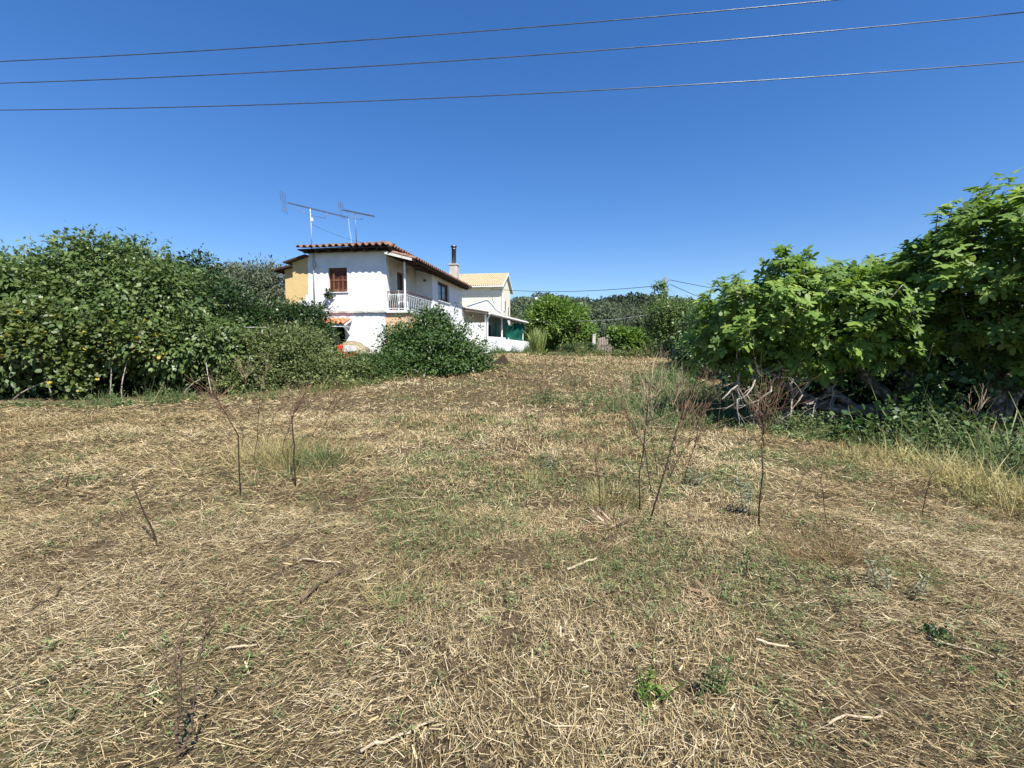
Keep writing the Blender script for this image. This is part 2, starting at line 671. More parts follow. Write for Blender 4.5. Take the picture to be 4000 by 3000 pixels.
M_['drygrass'] = leafmat('yellowing_grass', [(0, (.16, .14, .06)), (.4, (.32, .27, .11)), (.8, (.50, .42, .20)), (1, (.17, .21, .07))], trans=.25, rough=.7)
M_['russetgrass'] = leafmat('rusty_dry_weed', [(0, (.12, .075, .035)), (.5, (.25, .16, .075)), (1, (.36, .25, .13))], trans=.2, rough=.8)
M_['dryleaf'] = leafmat('long_dry_leaf', [(0, (.17, .10, .055)), (.5, (.36, .25, .15)), (1, (.58, .46, .32))], trans=.2, rough=.7)
M_['sage'] = leafmat('grey_green_leaf', [(0, (0.110, 0.137, 0.077)), (.6, (0.220, 0.245, 0.153)), (1, (0.374, 0.372, 0.270))], trans=.2, rough=.7)
M_['conif'] = leafmat('hill_tree_leaf', [(0, (.018, .032, .018)), (.6, (.035, .055, .026)), (1, (.065, .085, .042))], trans=.1, rough=.8)
M_['olivefar'] = leafmat('olive_grove_leaf', [(0, (.035, .055, .026)), (.5, (.070, .095, .045)), (1, (.135, .16, .085))], trans=.1, rough=.8)
M_['bark'] = mat('grey_bark', [(.3, (.07, .06, .05)), (.55, (.20, .18, .155)), (.75, (.42, .40, .36))], scale=9, bump=.6, stretch=(1, 1, .4))
M_['figbark'] = mat('lichen_fig_bark', [(.36, (.06, .052, .043)), (.52, (.13, .118, .10)), (.66, (.38, .36, .32))], scale=12, bump=.5)  # darkened to put the shade under the fig crowns into the bark
M_['deadwood'] = mat('dead_grey_wood', [(.3, (.16, .13, .105)), (.7, (.42, .38, .32))], scale=14, bump=.4)
M_['stalk'] = mat('dead_stalk', [(.3, (.016, .010, .007)), (.7, (.055, .034, .021))], scale=30)
M_['brownstalk'] = mat('brown_dry_stalk', [(.3, (.06, .040, .026)), (.7, (.16, .11, .068))], scale=30)
M_['redtwig'] = mat('russet_twig', [(.3, (.11, .062, .038)), (.7, (.25, .155, .095))], scale=30)
M_['paletwig'] = mat('pale_dry_twig', [(.3, (.26, .19, .11)), (.7, (.50, .40, .26))], scale=30)
M_['stick'] = mat('bleached_stick', [(.3, (.30, .22, .13)), (.7, (.60, .50, .36))], scale=20)
M_['darkstick'] = mat('dark_stick', [(.3, (.05, .035, .024)), (.7, (.16, .11, .07))], scale=20)


def stucco(name, white, stain, yellow=None, edge=None):
    """limewash with blotches, streaks and, if asked, an ochre patch with a flaking edge"""
    m, n, l, b = newmat(name)
    tc = n.new('ShaderNodeTexCoord')

    def noise(scale, st=None, det=6):
        mp = n.new('ShaderNodeMapping')
        if st:
            mp.inputs['Scale'].default_value = st
        l.new(tc.outputs['Object'], mp.inputs['Vector'])
        t = n.new('ShaderNodeTexNoise')
        t.inputs['Scale'].default_value = scale
        t.inputs['Detail'].default_value = det
        t.inputs['Roughness'].default_value = .65
        l.new(mp.outputs[0], t.inputs['Vector'])
        return t
    a = noise(1.6)
    r1 = ramp(n, [(.42, (0, 0, 0)), (.72, (1, 1, 1))])
    l.new(a.outputs['Fac'], r1.inputs[0])
    s = noise(2.2, (3.5, 3.5, .35))
    r2 = ramp(n, [(.56, (0, 0, 0)), (.8, (1, 1, 1))])
    l.new(s.outputs['Fac'], r2.inputs[0])
    ad = n.new('ShaderNodeMath')
    ad.operation = 'MAXIMUM'
    l.new(r1.outputs[0], ad.inputs[0])
    l.new(r2.outputs[0], ad.inputs[1])
    sc = n.new('ShaderNodeMath')
    sc.operation = 'MULTIPLY'
    sc.inputs[1].default_value = .65
    l.new(ad.outputs[0], sc.inputs[0])
    mx = n.new('ShaderNodeMixRGB')
    mx.inputs[1].default_value = (*white, 1)
    mx.inputs[2].default_value = (*stain, 1)
    l.new(sc.outputs[0], mx.inputs[0])
    out = mx.outputs[0]
    if yellow:
        sep = n.new('ShaderNodeSeparateXYZ')
        l.new(tc.outputs['Object'], sep.inputs[0])
        e = noise(3.4)

        def cmpn(sock, thr, amp, less):
            q = n.new('ShaderNodeMath')
            q.operation = 'MULTIPLY_ADD'
            q.inputs[1].default_value = amp
            q.inputs[2].default_value = -amp / 2
            l.new(e.outputs['Fac'], q.inputs[0])
            s_ = n.new('ShaderNodeMath')
            s_.operation = 'ADD'
            l.new(sock, s_.inputs[0])
            l.new(q.outputs[0], s_.inputs[1])
            c = n.new('ShaderNodeMath')
            c.operation = 'LESS_THAN' if less else 'GREATER_THAN'
            c.inputs[1].default_value = thr
            l.new(s_.outputs[0], c.inputs[0])
            return c.outputs[0]
        c1 = cmpn(sep.outputs['X'], edge[0], .35, True)
        # the paint has flaked off low down, further up towards the right
        z2 = n.new('ShaderNodeMath')
        z2.operation = 'MULTIPLY_ADD'
        z2.inputs[1].default_value = -.85
        l.new(sep.outputs['X'], z2.inputs[0])
        l.new(sep.outputs['Z'], z2.inputs[2])
        c2 = cmpn(z2.outputs[0], edge[1] - .85 * edge[0], .9, False)
        mu = n.new('ShaderNodeMath')
        mu.operation = 'MULTIPLY'
        l.new(c1, mu.inputs[0])
        l.new(c2, mu.inputs[1])
        m2 = n.new('ShaderNodeMixRGB')
        m2.inputs[2].default_value = (*yellow, 1)
        l.new(mu.outputs[0], m2.inputs[0])
        l.new(out, m2.inputs[1])
        out = m2.outputs[0]
    l.new(out, b.inputs['Base Color'])
    b.inputs['Roughness'].default_value = .92
    b.inputs['Specular IOR Level'].default_value = .15
    f = noise(26)
    bp = n.new('ShaderNodeBump')
    bp.inputs['Strength'].default_value = .35
    bp.inputs['Distance'].default_value = .02
    l.new(f.outputs['Fac'], bp.inputs['Height'])
    bp2 = n.new('ShaderNodeBump')
    bp2.inputs['Strength'].default_value = .4
    bp2.inputs['Distance'].default_value = .06
    l.new(a.outputs['Fac'], bp2.inputs['Height'])
    l.new(bp.outputs[0], bp2.inputs['Normal'])
    l.new(bp2.outputs[0], b.inputs['Normal'])
    return m


WHITE = (.80, .80, .79)
M_['white'] = stucco('white_limewash', WHITE, (.62, .61, .60))
M_['whiteyel'] = stucco('white_limewash_with_flaking_ochre', WHITE, (.60, .59, .58), (.64, .46, .21), (-3.70, 3.95))
M_['ochre'] = stucco('ochre_render', (.64, .46, .21), (.54, .38, .17))
M_['peach'] = stucco('peach_render', (.72, .47, .27), (.60, .42, .27))
M_['cream'] = stucco('cream_render', (.79, .74, .56), (.70, .65, .48))
M_['weathered'] = stucco('weathered_concrete', (.62, .60, .54), (.16, .15, .13))
M_['stained'] = stucco('damp_stained_plaster', (.66, .64, .58), (.33, .29, .20))
M_['concrete'] = mat('chimney_concrete', [(.3, (.34, .29, .24)), (.7, (.60, .55, .48))], scale=3, bump=.3)
M_['tile'] = mat('terracotta_tile', [(.25, (.075, .046, .036)), (.5, (.19, .10, .068)), (.72, (.32, .19, .13))], scale=5, bump=.3)
M_['tilered'] = mat('orange_terracotta_tile', [(.3, (.42, .13, .06)), (.7, (.60, .24, .12))], scale=6, bump=.2)
M_['tilecream'] = mat('buff_roof_tile', [(.3, (.27, .21, .12)), (.55, (.45, .37, .24)), (.75, (.56, .48, .33))], scale=5, bump=.3)
M_['darkwood'] = mat('dark_eave_wood', [(.3, (.028, .020, .015)), (.7, (.085, .055, .036))], scale=8, stretch=(6, .6, 1))
M_['brownwood'] = mat('brown_painted_wood', [(.3, (.10, .040, .022)), (.55, (.19, .075, .040)), (.75, (.34, .20, .13))], scale=14, stretch=(1, 1, .3), bump=.2)
M_['greywood'] = mat('weathered_grey_wood', [(.3, (.20, .16, .12)), (.7, (.45, .40, .33))], scale=10)
M_['paint'] = mat('white_paint', [(.3, (.66, .65, .62)), (.6, (.80, .80, .78))], scale=8, rough=.5)
M_['pipe'] = mat('grey_pipe', [(.3, (.34, .34, .34)), (.7, (.55, .55, .55))], scale=5, rough=.5)
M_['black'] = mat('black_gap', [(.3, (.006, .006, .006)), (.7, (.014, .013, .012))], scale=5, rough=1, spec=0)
M_['steel'] = mat('dull_steel', [(.3, (.09, .09, .10)), (.7, (.2, .2, .21))], scale=18, rough=.4, metal=.8)
M_['alu'] = mat('antenna_aluminium', [(.3, (.10, .11, .13)), (.7, (.22, .23, .26))], scale=18, rough=.5, metal=.5)
M_['cable'] = mat('cable', [(.3, (.02, .02, .022)), (.7, (.05, .05, .055))], scale=3, rough=.6)
M_['wire'] = mat('bare_conductor', [(.3, (.07, .075, .08)), (.7, (.16, .17, .18))], scale=3, rough=.35, metal=.6)
M_['red'] = mat('red_machine_paint', [(.3, (.42, .035, .018)), (.7, (.66, .07, .035))], scale=7, rough=.5)
M_['panel'] = mat('white_machine_panel', [(.3, (.50, .48, .46)), (.7, (.70, .68, .66))], scale=7, rough=.5)
M_['net'] = leafmat('green_shade_net', [(0, (.006, .09, .065)), (1, (.02, .14, .10))], trans=.35, rough=.8, spec=.1)
M_['tarp'] = leafmat('dirty_plastic_sheet', [(0, (.26, .22, .13)), (1, (.46, .40, .26))], trans=.35, rough=.4)
M_['roofsheet'] = mat('fibre_cement_sheet', [(.3, (.22, .19, .15)), (.7, (.42, .37, .30))], scale=4, bump=.3)
M_['pot'] = mat('clay_pot', [(.3, (.30, .12, .07)), (.7, (.44, .20, .12))], scale=5)
M_['soil'] = mat('bare_soil', [(.3, (.10, .075, .05)), (.7, (.20, .15, .11))], scale=5, bump=.6)


def glass(name, col, rough=.08):
    m, n, l, b = newmat(name)
    b.inputs['Base Color'].default_value = (*col, 1)
    b.inputs['Roughness'].default_value = rough
    b.inputs['Specular IOR Level'].default_value = .6
    return m


M_['glass'] = glass('dark_window_glass', (.018, .022, .030))
M_['globe'] = glass('opal_globe', (.80, .76, .62), .3)


# ================================================================== GROUND
def axis_lines(segs):
    out = []
    for a, b, n in segs:
        out.append(np.linspace(a, b, n, endpoint=False))
    out.append([segs[-1][1]])
    return np.concatenate(out)


xs = axis_lines([(-900, -120, 14), (-120, -20, 26), (-20, 14, 190), (14, 120, 28), (120, 900, 14)])
ys = axis_lines([(-60, -1, 12), (-1, 28, 180), (28, 80, 40), (80, 900, 26)])
X, Y = np.meshgrid(xs, ys)
Z = gz(X, Y)
nx, ny = len(xs), len(ys)
idx = np.arange(nx * ny).reshape(ny, nx)
F = np.stack([idx[:-1, :-1], idx[:-1, 1:], idx[1:, 1:], idx[1:, :-1]], -1).reshape(-1, 4)
ground = link(bpy.data.objects.new('ground', npmesh('ground', np.stack([X, Y, Z], -1).reshape(-1, 3), F, M_['ground'], None, True)))
tag(ground, 'dry mown field of straw and cut weeds rising towards the houses', 'ground', kind='structure')

# ---- hills: polar mounds behind the place
SKY_FAR = [(-2500, 1245), (0, 1230), (1000, 1225), (1700, 1225), (2000, 1214), (2250, 1212), (2340, 1204), (2420, 1190), (2510, 1185), (2600, 1193), (2690, 1210), (2780, 1216), (2900, 1222), (3300, 1230), (4000, 1245), (6500, 1260)]
SKY_NEAR = [(-2500, 1310), (0, 1290), (1000, 1270), (1800, 1245), (2000, 1228), (2130, 1212), (2240, 1220), (2340, 1236), (2430, 1262), (2540, 1290), (2700, 1300), (3000, 1305), (4000, 1320), (6500, 1330)]


def hillmesh(name, skyl, r0, r1, r2, label):
    us = np.linspace(-2400, 6400, 110)
    rs = np.concatenate([np.linspace(r0, r1, 14), np.linspace(r1, r2, 6)[1:]])
    sv = np.interp(us, [p[0] for p in skyl], [p[1] for p in skyl])
    V = []
    for r_ in rs:
        t = S((r_ - r0) / (r1 - r0)) if r_ <= r1 else 1 - .6 * S((r_ - r1) / (r2 - r1))
        for u, v in zip(us, sv):
            top = 1.6 + (1350 - v - 8) / FPX * r1
            V.append(((u - 2000) / FPX * r_, r_, .6 + (top - .6) * t))
    n = len(us)
    ii = np.arange(len(V)).reshape(len(rs), n)
    F = np.stack([ii[:-1, :-1], ii[:-1, 1:], ii[1:, 1:], ii[1:, :-1]], -1).reshape(-1, 4)
    V = np.array(V)
    o = link(bpy.data.objects.new(name, npmesh(name, V, F, M_['hill'], None, True)))
    tag(o, label, 'hill', kind='structure')

    def h(u, r_):
        v = np.interp(u, [p[0] for p in skyl], [p[1] for p in skyl])
        top = 1.6 + (1350 - v - 8) / FPX * r1
        return .6 + (top - .6) * S((r_ - r0) / (r1 - r0))
    return h


hfar = hillmesh('hill', SKY_FAR, 230, 460, 700, 'far wooded hill crowned with dark conifers')
hnear = hillmesh('hill', SKY_NEAR, 58, 170, 240, 'near hillside covered with grey green olive trees')


def wood(name, n, h, u0, u1, r0, r1, tall, width, m, seed, per, size, label, cat, cone=0.0):
    """a far-off wood that reads as one mass"""
    r = np.random.default_rng(seed)
    u = r.uniform(u0, u1, n)
    rr = r0 + (r1 - r0) * r.random(n) ** .7
    z = h(u, rr)
    x = (u - 2000) / FPX * rr
    tl = tall * r.uniform(.55, 1.3, n)
    k = np.repeat(np.arange(n), per)
    d = unit(r.normal(size=(len(k), 3)))
    d[:, 2] = np.abs(d[:, 2]) * 1.0 - .25 * r.random(len(k))
    iscone = (r.random(n) < cone)[k]
    hz = d[:, 2].clip(0, 1)
    rad = np.where(iscone, width * .38 * (1 - hz), width * .5 * r.uniform(.75, 1.08, len(k)))
    dx = np.where(iscone, unit(d[:, :2])[:, 0], d[:, 0]) * rad
    dy = np.where(iscone, unit(d[:, :2])[:, 1], d[:, 1]) * rad
    dz = np.where(iscone, hz * tl[k] * 1.15, (.45 + .5 * d[:, 2]) * tl[k])
    p = np.stack([x[k] + dx, rr[k] + dy, z[k] + dz], -1)
    trn = r.random(n)
    L = (p, unit(d + r.normal(size=d.shape) * .7), unit(d + np.array([0, 0, .5]) + .4 * r.normal(size=d.shape)), size * r.uniform(.6, 1.4, len(k)), (.5 * trn[k] + .5 * r.random(len(k))))
    o = leafmesh(name, L, SMALLR, m, None)
    return tag(o, label, cat, kind='stuff')


wood('hill_forest', 900, hfar, 1750, 3000, 290, 462, 9, 8.5, M_['conif'], 3, 54, 1.6, 'dark forest covering the far hill up to its crest', 'forest', cone=.3)
wood('olive_grove', 430, hnear, 1750, 2950, 62, 172, 5.0, 6.0, M_['olivefar'], 4, 190, .48, 'dense grey green olive grove on the near hillside', 'olive grove')

# ================================================================== WHITE HOUSE
TH = math.atan(.151)
HX, HY = -5.477, 21.0
house = thing('white_house', 'two storey white house with brown shuttered window, corner balcony and terracotta roof', 'house', (HX, HY, 0), -TH)


def hw(x, y, z):
    """house frame to world"""
    return np.array([HX + x * math.cos(TH) + y * math.sin(TH), HY - x * math.sin(TH) + y * math.cos(TH), z])


WX0, WX1, WB, WD, REC = -3.65, 0.0, .87, 9.65, 3.67
Z0, ZS, ZT = .2, 3.12, 5.72
# upper storey, front, with the window opening left free (x -2.74..-1.84, z 3.98..5.04)
wx0, wx1, wz0, wz1 = -2.74, -1.84, 3.98, 5.04
T = .30
# front leaf of the wall including the ochre end under the lean-to
m = MB()
m.prism([(-4.45, ZS), (-4.45, 5.40), (WX0, 5.58), (WX0, ZT), (wx0, ZT), (wx0, ZS)], 'y', 0, T)
m.box((wx0, 0, ZS), (wx1, T, wz0))
m.box((wx0, 0, wz1), (wx1, T, ZT))
m.box((wx1, 0, ZS), (WX1, T, ZT))
m.build('front_wall', M_['whiteyel'], house)
m = MB()
m.box((WX1 - T, T + .001, ZS + .02), (WX1, 1.19, ZT))
m.box((WX1 - T, 2.0, ZS + .02), (WX1, REC, ZT))
m.box((WX1 - T, 1.19, 5.02), (WX1, 2.0, ZT))
m.build('balcony_side_wall', M_['stained'], house)
m = MB()
m.box((WX1, REC, ZS + .02), (WB - T, REC + T, 5.60))
m.build('balcony_back_wall', M_['white'], house)
# right side, upper, window y 4.6..6.75 z 4.02..5.04
sy0, sy1, sz0, sz1 = 4.60, 6.75, 4.02, 5.04
m = MB()
m.box((WB - T, REC, ZS + .02), (WB, sy0, 5.42))
m.box((WB - T, sy0, ZS + .02), (WB, sy1, sz0))
m.box((WB - T, sy0, sz1), (WB, sy1, 5.42))
m.box((WB - T, sy1, ZS + .02), (WB, WD, 5.42))
m.build('side_wall', M_['white'], house)
m = MB()
m.box((WX0, WD - T, Z0), (WB - T - .002, WD, 5.70))
m.box((WX0, T + .002, Z0), (WX0 + T, WD - T - .002, 5.70))
m.build('rear_wall', M_['white'], house)
# lower storey with door opening x -2.80..-2.03 below 2.52
dx0, dx1, dz1 = -2.80, -2.03, 2.50
m = MB()
m.box((-4.45, .03, Z0), (dx0, T, ZS - .08))
m.box((dx0, .03, dz1), (dx1, T, ZS - .08))
m.box((dx1, .03, Z0), (-.12, T, ZS - .08))
m.build('lower_front_wall', M_['white'], house)
m = MB()
m.box((-.118, .05, Z0), (WB - .02, T, ZS - .10))
m.build('lower_corner_wall', M_['peach'], house)
m = MB()
m.box((WB - T, T + .002, Z0), (WB - .02, 1.9, ZS - .10))
m.build('lower_return_wall', M_['peach'], house)
m = MB()
m.box((WB - T, 1.902, Z0), (WB - .005, WD, ZS + .015))
m.build('lower_side_wall', M_['white'], house)
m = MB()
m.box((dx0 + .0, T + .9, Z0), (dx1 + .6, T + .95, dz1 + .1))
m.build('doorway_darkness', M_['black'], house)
m = MB()
m.box((dx0 - .05, .9, Z0), (dx0 - .02, 1.2, dz1))
# slab band between the storeys, broken edge
r = np.random.default_rng(5)
m = MB()
xa = np.linspace(-3.2, -.02, 26)
for k in range(25):
    t0 = -.07 + .025 * r.random()
    m.box((xa[k], t0, ZS - .085 + .02 * r.random()), (xa[k + 1] - .004, .02, ZS + .03 + .025 * r.random()))
m.build('floor_band', M_['weathered'], house, bevel=.01)
# balcony floor
m = MB()
m.prism([(-.02, -.06), (WB + .05, -.06), (WB + .05, REC), (-.02, REC)], 'z', ZS - .09, ZS + .015)
m.build('balcony_floor', M_['paint'], house, bevel=.008)

# window with louvred shutters
m = MB()
m.box((wx0, .13, wz0), (wx0 + .05, .20, wz1)).box((wx1 - .05, .13, wz0), (wx1, .20, wz1)).box((wx0, .13, wz1 - .06), (wx1, .20, wz1)).box((wx0, .13, wz0), (wx1, .20, wz0 + .05))
win = m.build('window_frame', M_['brownwood'], house)
m = MB()
m.box((wx0, .20, wz0), (wx1, .22, wz1))
m.build('pane', M_['glass'], win)
MB().box((wx0 - .06, -.05, wz0 - .045), (wx1 + .06, .13, wz0 - .002)).build('window_sill', M_['paint'], house, bevel=.006)
slat_me = MB().box((-.085, -.018, -.004), (.085, .018, .004), Matrix.Rotation(R(-38), 4, 'X')).mesh('slat', M_['brownwood'])
lw = (wx1 - wx0 - .10) / 4
angs = [R(-28), R(26), R(-10), R(8)]
xcur = wx0 + .05
for j in range(4):
    px = xcur + lw / 2 + (.012 if j > 1 else -.012)
    xcur += lw
    sh = MB()
    hz0, hz1 = wz0 + .055, wz1 - .065
    hl = lw / 2 - .004
    sh.box((-hl, -.018, hz0), (-hl + .022, .018, hz1)).box((hl - .022, -.018, hz0), (hl, .018, hz1))
    for zz in (hz0, (hz0 + hz1) / 2 - .03, hz1 - .07):
        sh.box((-hl + .022, -.015, zz), (hl - .022, .015, zz + .07))
    so = sh.build('shutter', M_['brownwood'], house)
    so.location = (px, .08, 0)
    so.rotation_euler = (0, 0, angs[j])
    zz = hz0 + .085
    mid = (hz0 + hz1) / 2 - .03
    while zz < hz1 - .08:
        if not (mid - .02 < zz < mid + .09):
            s_ = link(bpy.data.objects.new('slat', slat_me), so)
            s_.location = (0, 0, zz)
            s_.scale = ((hl - .02) / .085, 1, 1)
        zz += .042
# drainpipe with the wall vent
m = MB()
m.tube([(-3.40, -.06, 3.25), (-3.40, -.06, 5.0), (-3.385, -.06, 5.3), (-3.385, -.06, 5.75)], .028, 8)
dp = m.build('drainpipe', M_['pipe'], house, True)
m = MB()
m.lathe([(.03, -.16), (.075, -.14), (.08, .02), (.06, .08), (.0, .10)], (-3.34, -.10, 5.24), 12)
m.build('vent_hood', M_['pipe'], house, True)
# side window
m = MB()
m.box((WB - .17, sy0, sz0), (WB - .10, sy0 + .09, sz1)).box((WB - .17, sy1 - .09, sz0), (WB - .10, sy1, sz1)).box((WB - .17, sy0, sz1 - .08), (WB - .10, sy1, sz1)).box((WB - .17, sy0, sz0), (WB - .10, sy1, sz0 + .08))
m.box((WB - .16, (sy0 + sy1) / 2 - .04, sz0), (WB - .11, (sy0 + sy1) / 2 + .04, sz1))
sw = m.build('side_window_frame', M_['brownwood'], house)
for a, b in ((sy0 + .09, (sy0 + sy1) / 2 - .04), ((sy0 + sy1) / 2 + .04, sy1 - .09)):
    MB().box((WB - .15, a, sz0 + .08), (WB - .14, b, sz1 - .08)).build('pane', M_['glass'], sw)
MB().box((WB - .10, sy0 - .08, sz0 - .05), (WB + .06, sy1 + .08, sz0 - .003)).build('side_window_sill', M_['paint'], house, bevel=.006)
# balcony door in the side wall
m = MB()
m.box((-.14, 1.19, ZS + .02), (-.06, 1.27, 5.02)).box((-.14, 1.92, ZS + .02), (-.06, 2.0, 5.02)).box((-.14, 1.27, 4.94), (-.06, 1.92, 5.02)).box((-.13, 1.27, ZS + .02), (-.08, 1.92, 3.9))
bd = m.build('balcony_door', M_['brownwood'], house)
MB().box((-.12, 1.27, 3.9), (-.10, 1.92, 4.94)).build('pane', M_['glass'], bd)
# balcony lamp
m = MB()
m.box((.40, REC - .05, 4.86), (.56, REC - .002, 4.97))
m.build('balcony_lamp', M_['steel'], house, bevel=.02)
# post and railing
MB().beam((WB - .05, .02, ZS + .015), (WB - .05, .02, 5.22), .075, .075).build('balcony_post', M_['paint'], house, bevel=.01)
RT = 3.93
rail = MB()
rail.box((.02, -.03, RT), (WB - .10, .05, RT + .035)).box((WB - .06, .06, RT), (WB + .02, REC, RT + .035))
rl = rail.build('handrail', M_['brownwood'], house)
m = MB()
m.box((.02, 0, ZS + .09), (WB - .09, .025, ZS + .115)).box((WB - .03, .07, ZS + .09), (WB - .005, REC, ZS + .115))
m.box((.02, 0, RT - .12), (WB - .09, .025, RT - .10)).box((WB - .03, .07, RT - .12), (WB - .005, REC, RT - .10))
m.build('rail_bar', M_['paint'], rl)
bal = MB().tube([(0, 0, ZS + .02), (.012, 0, ZS + .3), (-.012, 0, ZS + .55), (0, 0, RT)], .009, 5).mesh('baluster', M_['paint'], True)
for xx in np.arange(.06, WB - .1, .085):
    link(bpy.data.objects.new('baluster', bal), rl).location = (xx, .012, 0)
for yy in np.arange(.2, REC - .05, .24):
    link(bpy.data.objects.new('baluster', bal), rl).location = (WB - .017, yy, 0)

# ---- tiles
def tilemesh(name, wd, L, h, m):
    pr = []
    for k in range(13):
        x = wd * k / 12
        c = .62 * wd
        z = h * math.sin(math.pi * x / c) if x < c else -.22 * h * math.sin(math.pi * (x - c) / (wd - c))
        pr.append((x, z))
    v = []
    f = []
    for yy, lift in ((0, .025), (L * 1.12, .0)):
        for x, z in pr:
            v.append((x, yy, z + lift))
        for x, z in pr:
            v.append((x, yy, z + lift - .018))
    n = 13
    for k in range(12):
        f.append((k, k + 1, 2 * n + k + 1, 2 * n + k))
        f.append((n + k, 3 * n + k, 3 * n + k + 1, n + k + 1))
        f.append((k, n + k, n + k + 1, k + 1))
    me = bpy.data.meshes.new(name)
    me.from_pydata(v, [], f)
    me.polygons.foreach_set('use_smooth', [i % 3 != 2 for i in range(len(f))])
    me.materials.append(m)
    me.update()
    return me


def tiles(parent, me, wd, L, O, a, s, ncol, nrow, keep=None, r=None, jit=.006):
    a = unit(np.array(a, float))
    s = unit(np.array(s, float))
    n = np.cross(a, s)
    O = np.array(O, float)
    c = 0
    for i in range(ncol):
        for j in range(nrow):
            p = O + a * (i * wd) + s * (j * L)
            if keep and not keep(p + a * wd * .5 + s * L * .5):
                continue
            o = bpy.data.objects.new('tile', me)
            q = p + (r.normal(size=3) * jit if r is not None else 0)
            o.matrix_basis = Matrix(((a[0], s[0], n[0], q[0]), (a[1], s[1], n[1], q[1]), (a[2], s[2], n[2], q[2]), (0, 0, 0, 1)))
            link(o, parent)
            c += 1
    return c


# ---- main roof: front slope, right slope, left slope, with hips
ZE = 5.80
tf = math.tan(R(13))
tr_ = .466
EX0, EX1, EY0 = -3.86, .38, -.50
RX = -1.75                    # ridge
zr = ZE + (EX1 - RX) * tr_
yr = EY0 + (zr - ZE) / tf
BK = WD + .3
m = MB()
th_ = .05


def slab(m, pts, t):
    i = len(m.v)
    n = len(pts)
    m.v += [tuple(p) for p in pts] + [(p[0], p[1], p[2] - t) for p in pts]
    m.f.append(tuple(range(i, i + n)))
    m.f.append(tuple(range(i + 2 * n - 1, i + n - 1, -1)))
    for k in range(n):
        m.f.append((i + k, i + n + k, i + n + (k + 1) % n, i + (k + 1) % n))


slab(m, [(EX0, EY0, ZE), (EX1, EY0, ZE), (RX, yr, zr)], th_)
slab(m, [(EX1, EY0, ZE), (EX1, BK, ZE), (RX, BK, zr), (RX, yr, zr)], th_)
slab(m, [(EX0, EY0, ZE), (RX, yr, zr), (RX, BK, zr), (EX0, BK, ZE)], th_)
roof = m.build('roof', M_['darkwood'], house)
TW, TL = .30, .40
tme = tilemesh('tile', TW, TL, .085, M_['tile'])
rt = np.random.default_rng(11)
sf = np.array([0, 1, tf])
tiles(roof, tme, TW, TL, (EX0 - .02, EY0 - .08, ZE + .045), (1, 0, 0), sf, 14, 12, lambda p: (RX - EX0) / (yr - EY0) * (p[1] - EY0) - .2 < (p[0] - EX0) and (EX1 - RX) / (yr - EY0) * (p[1] - EY0) - .2 < (EX1 - p[0]), rt)
sr = np.array([-1, 0, tr_])
# right slope above the balcony roof
tiles(roof, tme, TW, TL, (EX1 + .07, EY0 + .10, ZE + .0), (0, 1, 0), sr, 9, 3, lambda p: p[1] - EY0 > (yr - EY0) / (EX1 - RX) * (EX1 - p[0]) - .2, rt)
# hip cap
m = MB()
hp = []
for k in range(14):
    t0 = k / 13
    t1 = t0 + .09
    a = np.array([EX1 + .05, EY0 - .05, ZE + .0]) * (1 - t0) + np.array([RX, yr, zr + .0]) * t0
    b = np.array([EX1 + .05, EY0 - .05, ZE + .0]) * (1 - t1) + np.array([RX, yr, zr + .0]) * t1
    m.tube([a, b], [.075, .06], 8)
m.build('hip_cap', M_['tile'], roof, True)
m = MB()
slab(m, [(.75, 3.0, 5.50), (.75, BK, 5.50), (RX, BK, 6.66), (RX, 3.0, 6.66)], .02)
# lower roof over balcony and right side
LE, LZ = 1.40, 5.22
LT = (5.60 - LZ) / (LE - .15)
m = MB()
slab(m, [(.15, -.36, 5.60), (.15, BK, 5.60), (LE, BK, LZ), (LE, -.36, LZ)][::-1], .045)
lroof = m.build('balcony_roof', M_['darkwood'], house)
m = MB()
m.prism([(.10, 5.62), (LE - .10, 5.29), (LE - .10, 5.19), (.10, 5.50)], 'y', -.42, -.362)
m.build('fascia_board', M_['weathered'], lroof)
tiles(lroof, tme, TW, TL, (LE + .07, -.30, LZ + .04), (0, 1, 0), (-1, 0, LT), 34, 3, None, rt)
# rafters
for xx in np.arange(-3.6, .35, .56):
    m = MB()
    m.prism([(EY0 + .02, ZE - .07), (EY0 + .06, ZE - .13), (EY0 + .16, ZE - .17), (.2, ZE - .04), (.2, ZE + .06)], 'x', xx - .035, xx + .035)
    m.build('rafter', M_['darkwood'], roof)
MB().box((EX0 + .05, EY0 + .34, ZE - .10), (EX1 - .05, EY0 + .40, ZE - .02)).build('wall_plate', M_['darkwood'], roof)
for yy in np.arange(.15, 9.9, .78):
    m = MB()
    m.prism([(LE - .06, LZ - .05), (LE - .09, LZ - .12), (LE - .26, LZ - .12), (-.0, LZ + .30), (-.0, LZ + .40)], 'y', yy - .05, yy + .05)
    m.build('rafter', M_['darkwood'], lroof)
m = MB()
m.beam((WB - .04, .0, 5.27), (WB - .04, REC + .1, 5.27), .09, .13)
m.beam((.02, REC - .06, 5.52), (WB - .1, REC - .06, 5.30), .06, .12)
m.build('balcony_beam', M_['darkwood'], lroof)

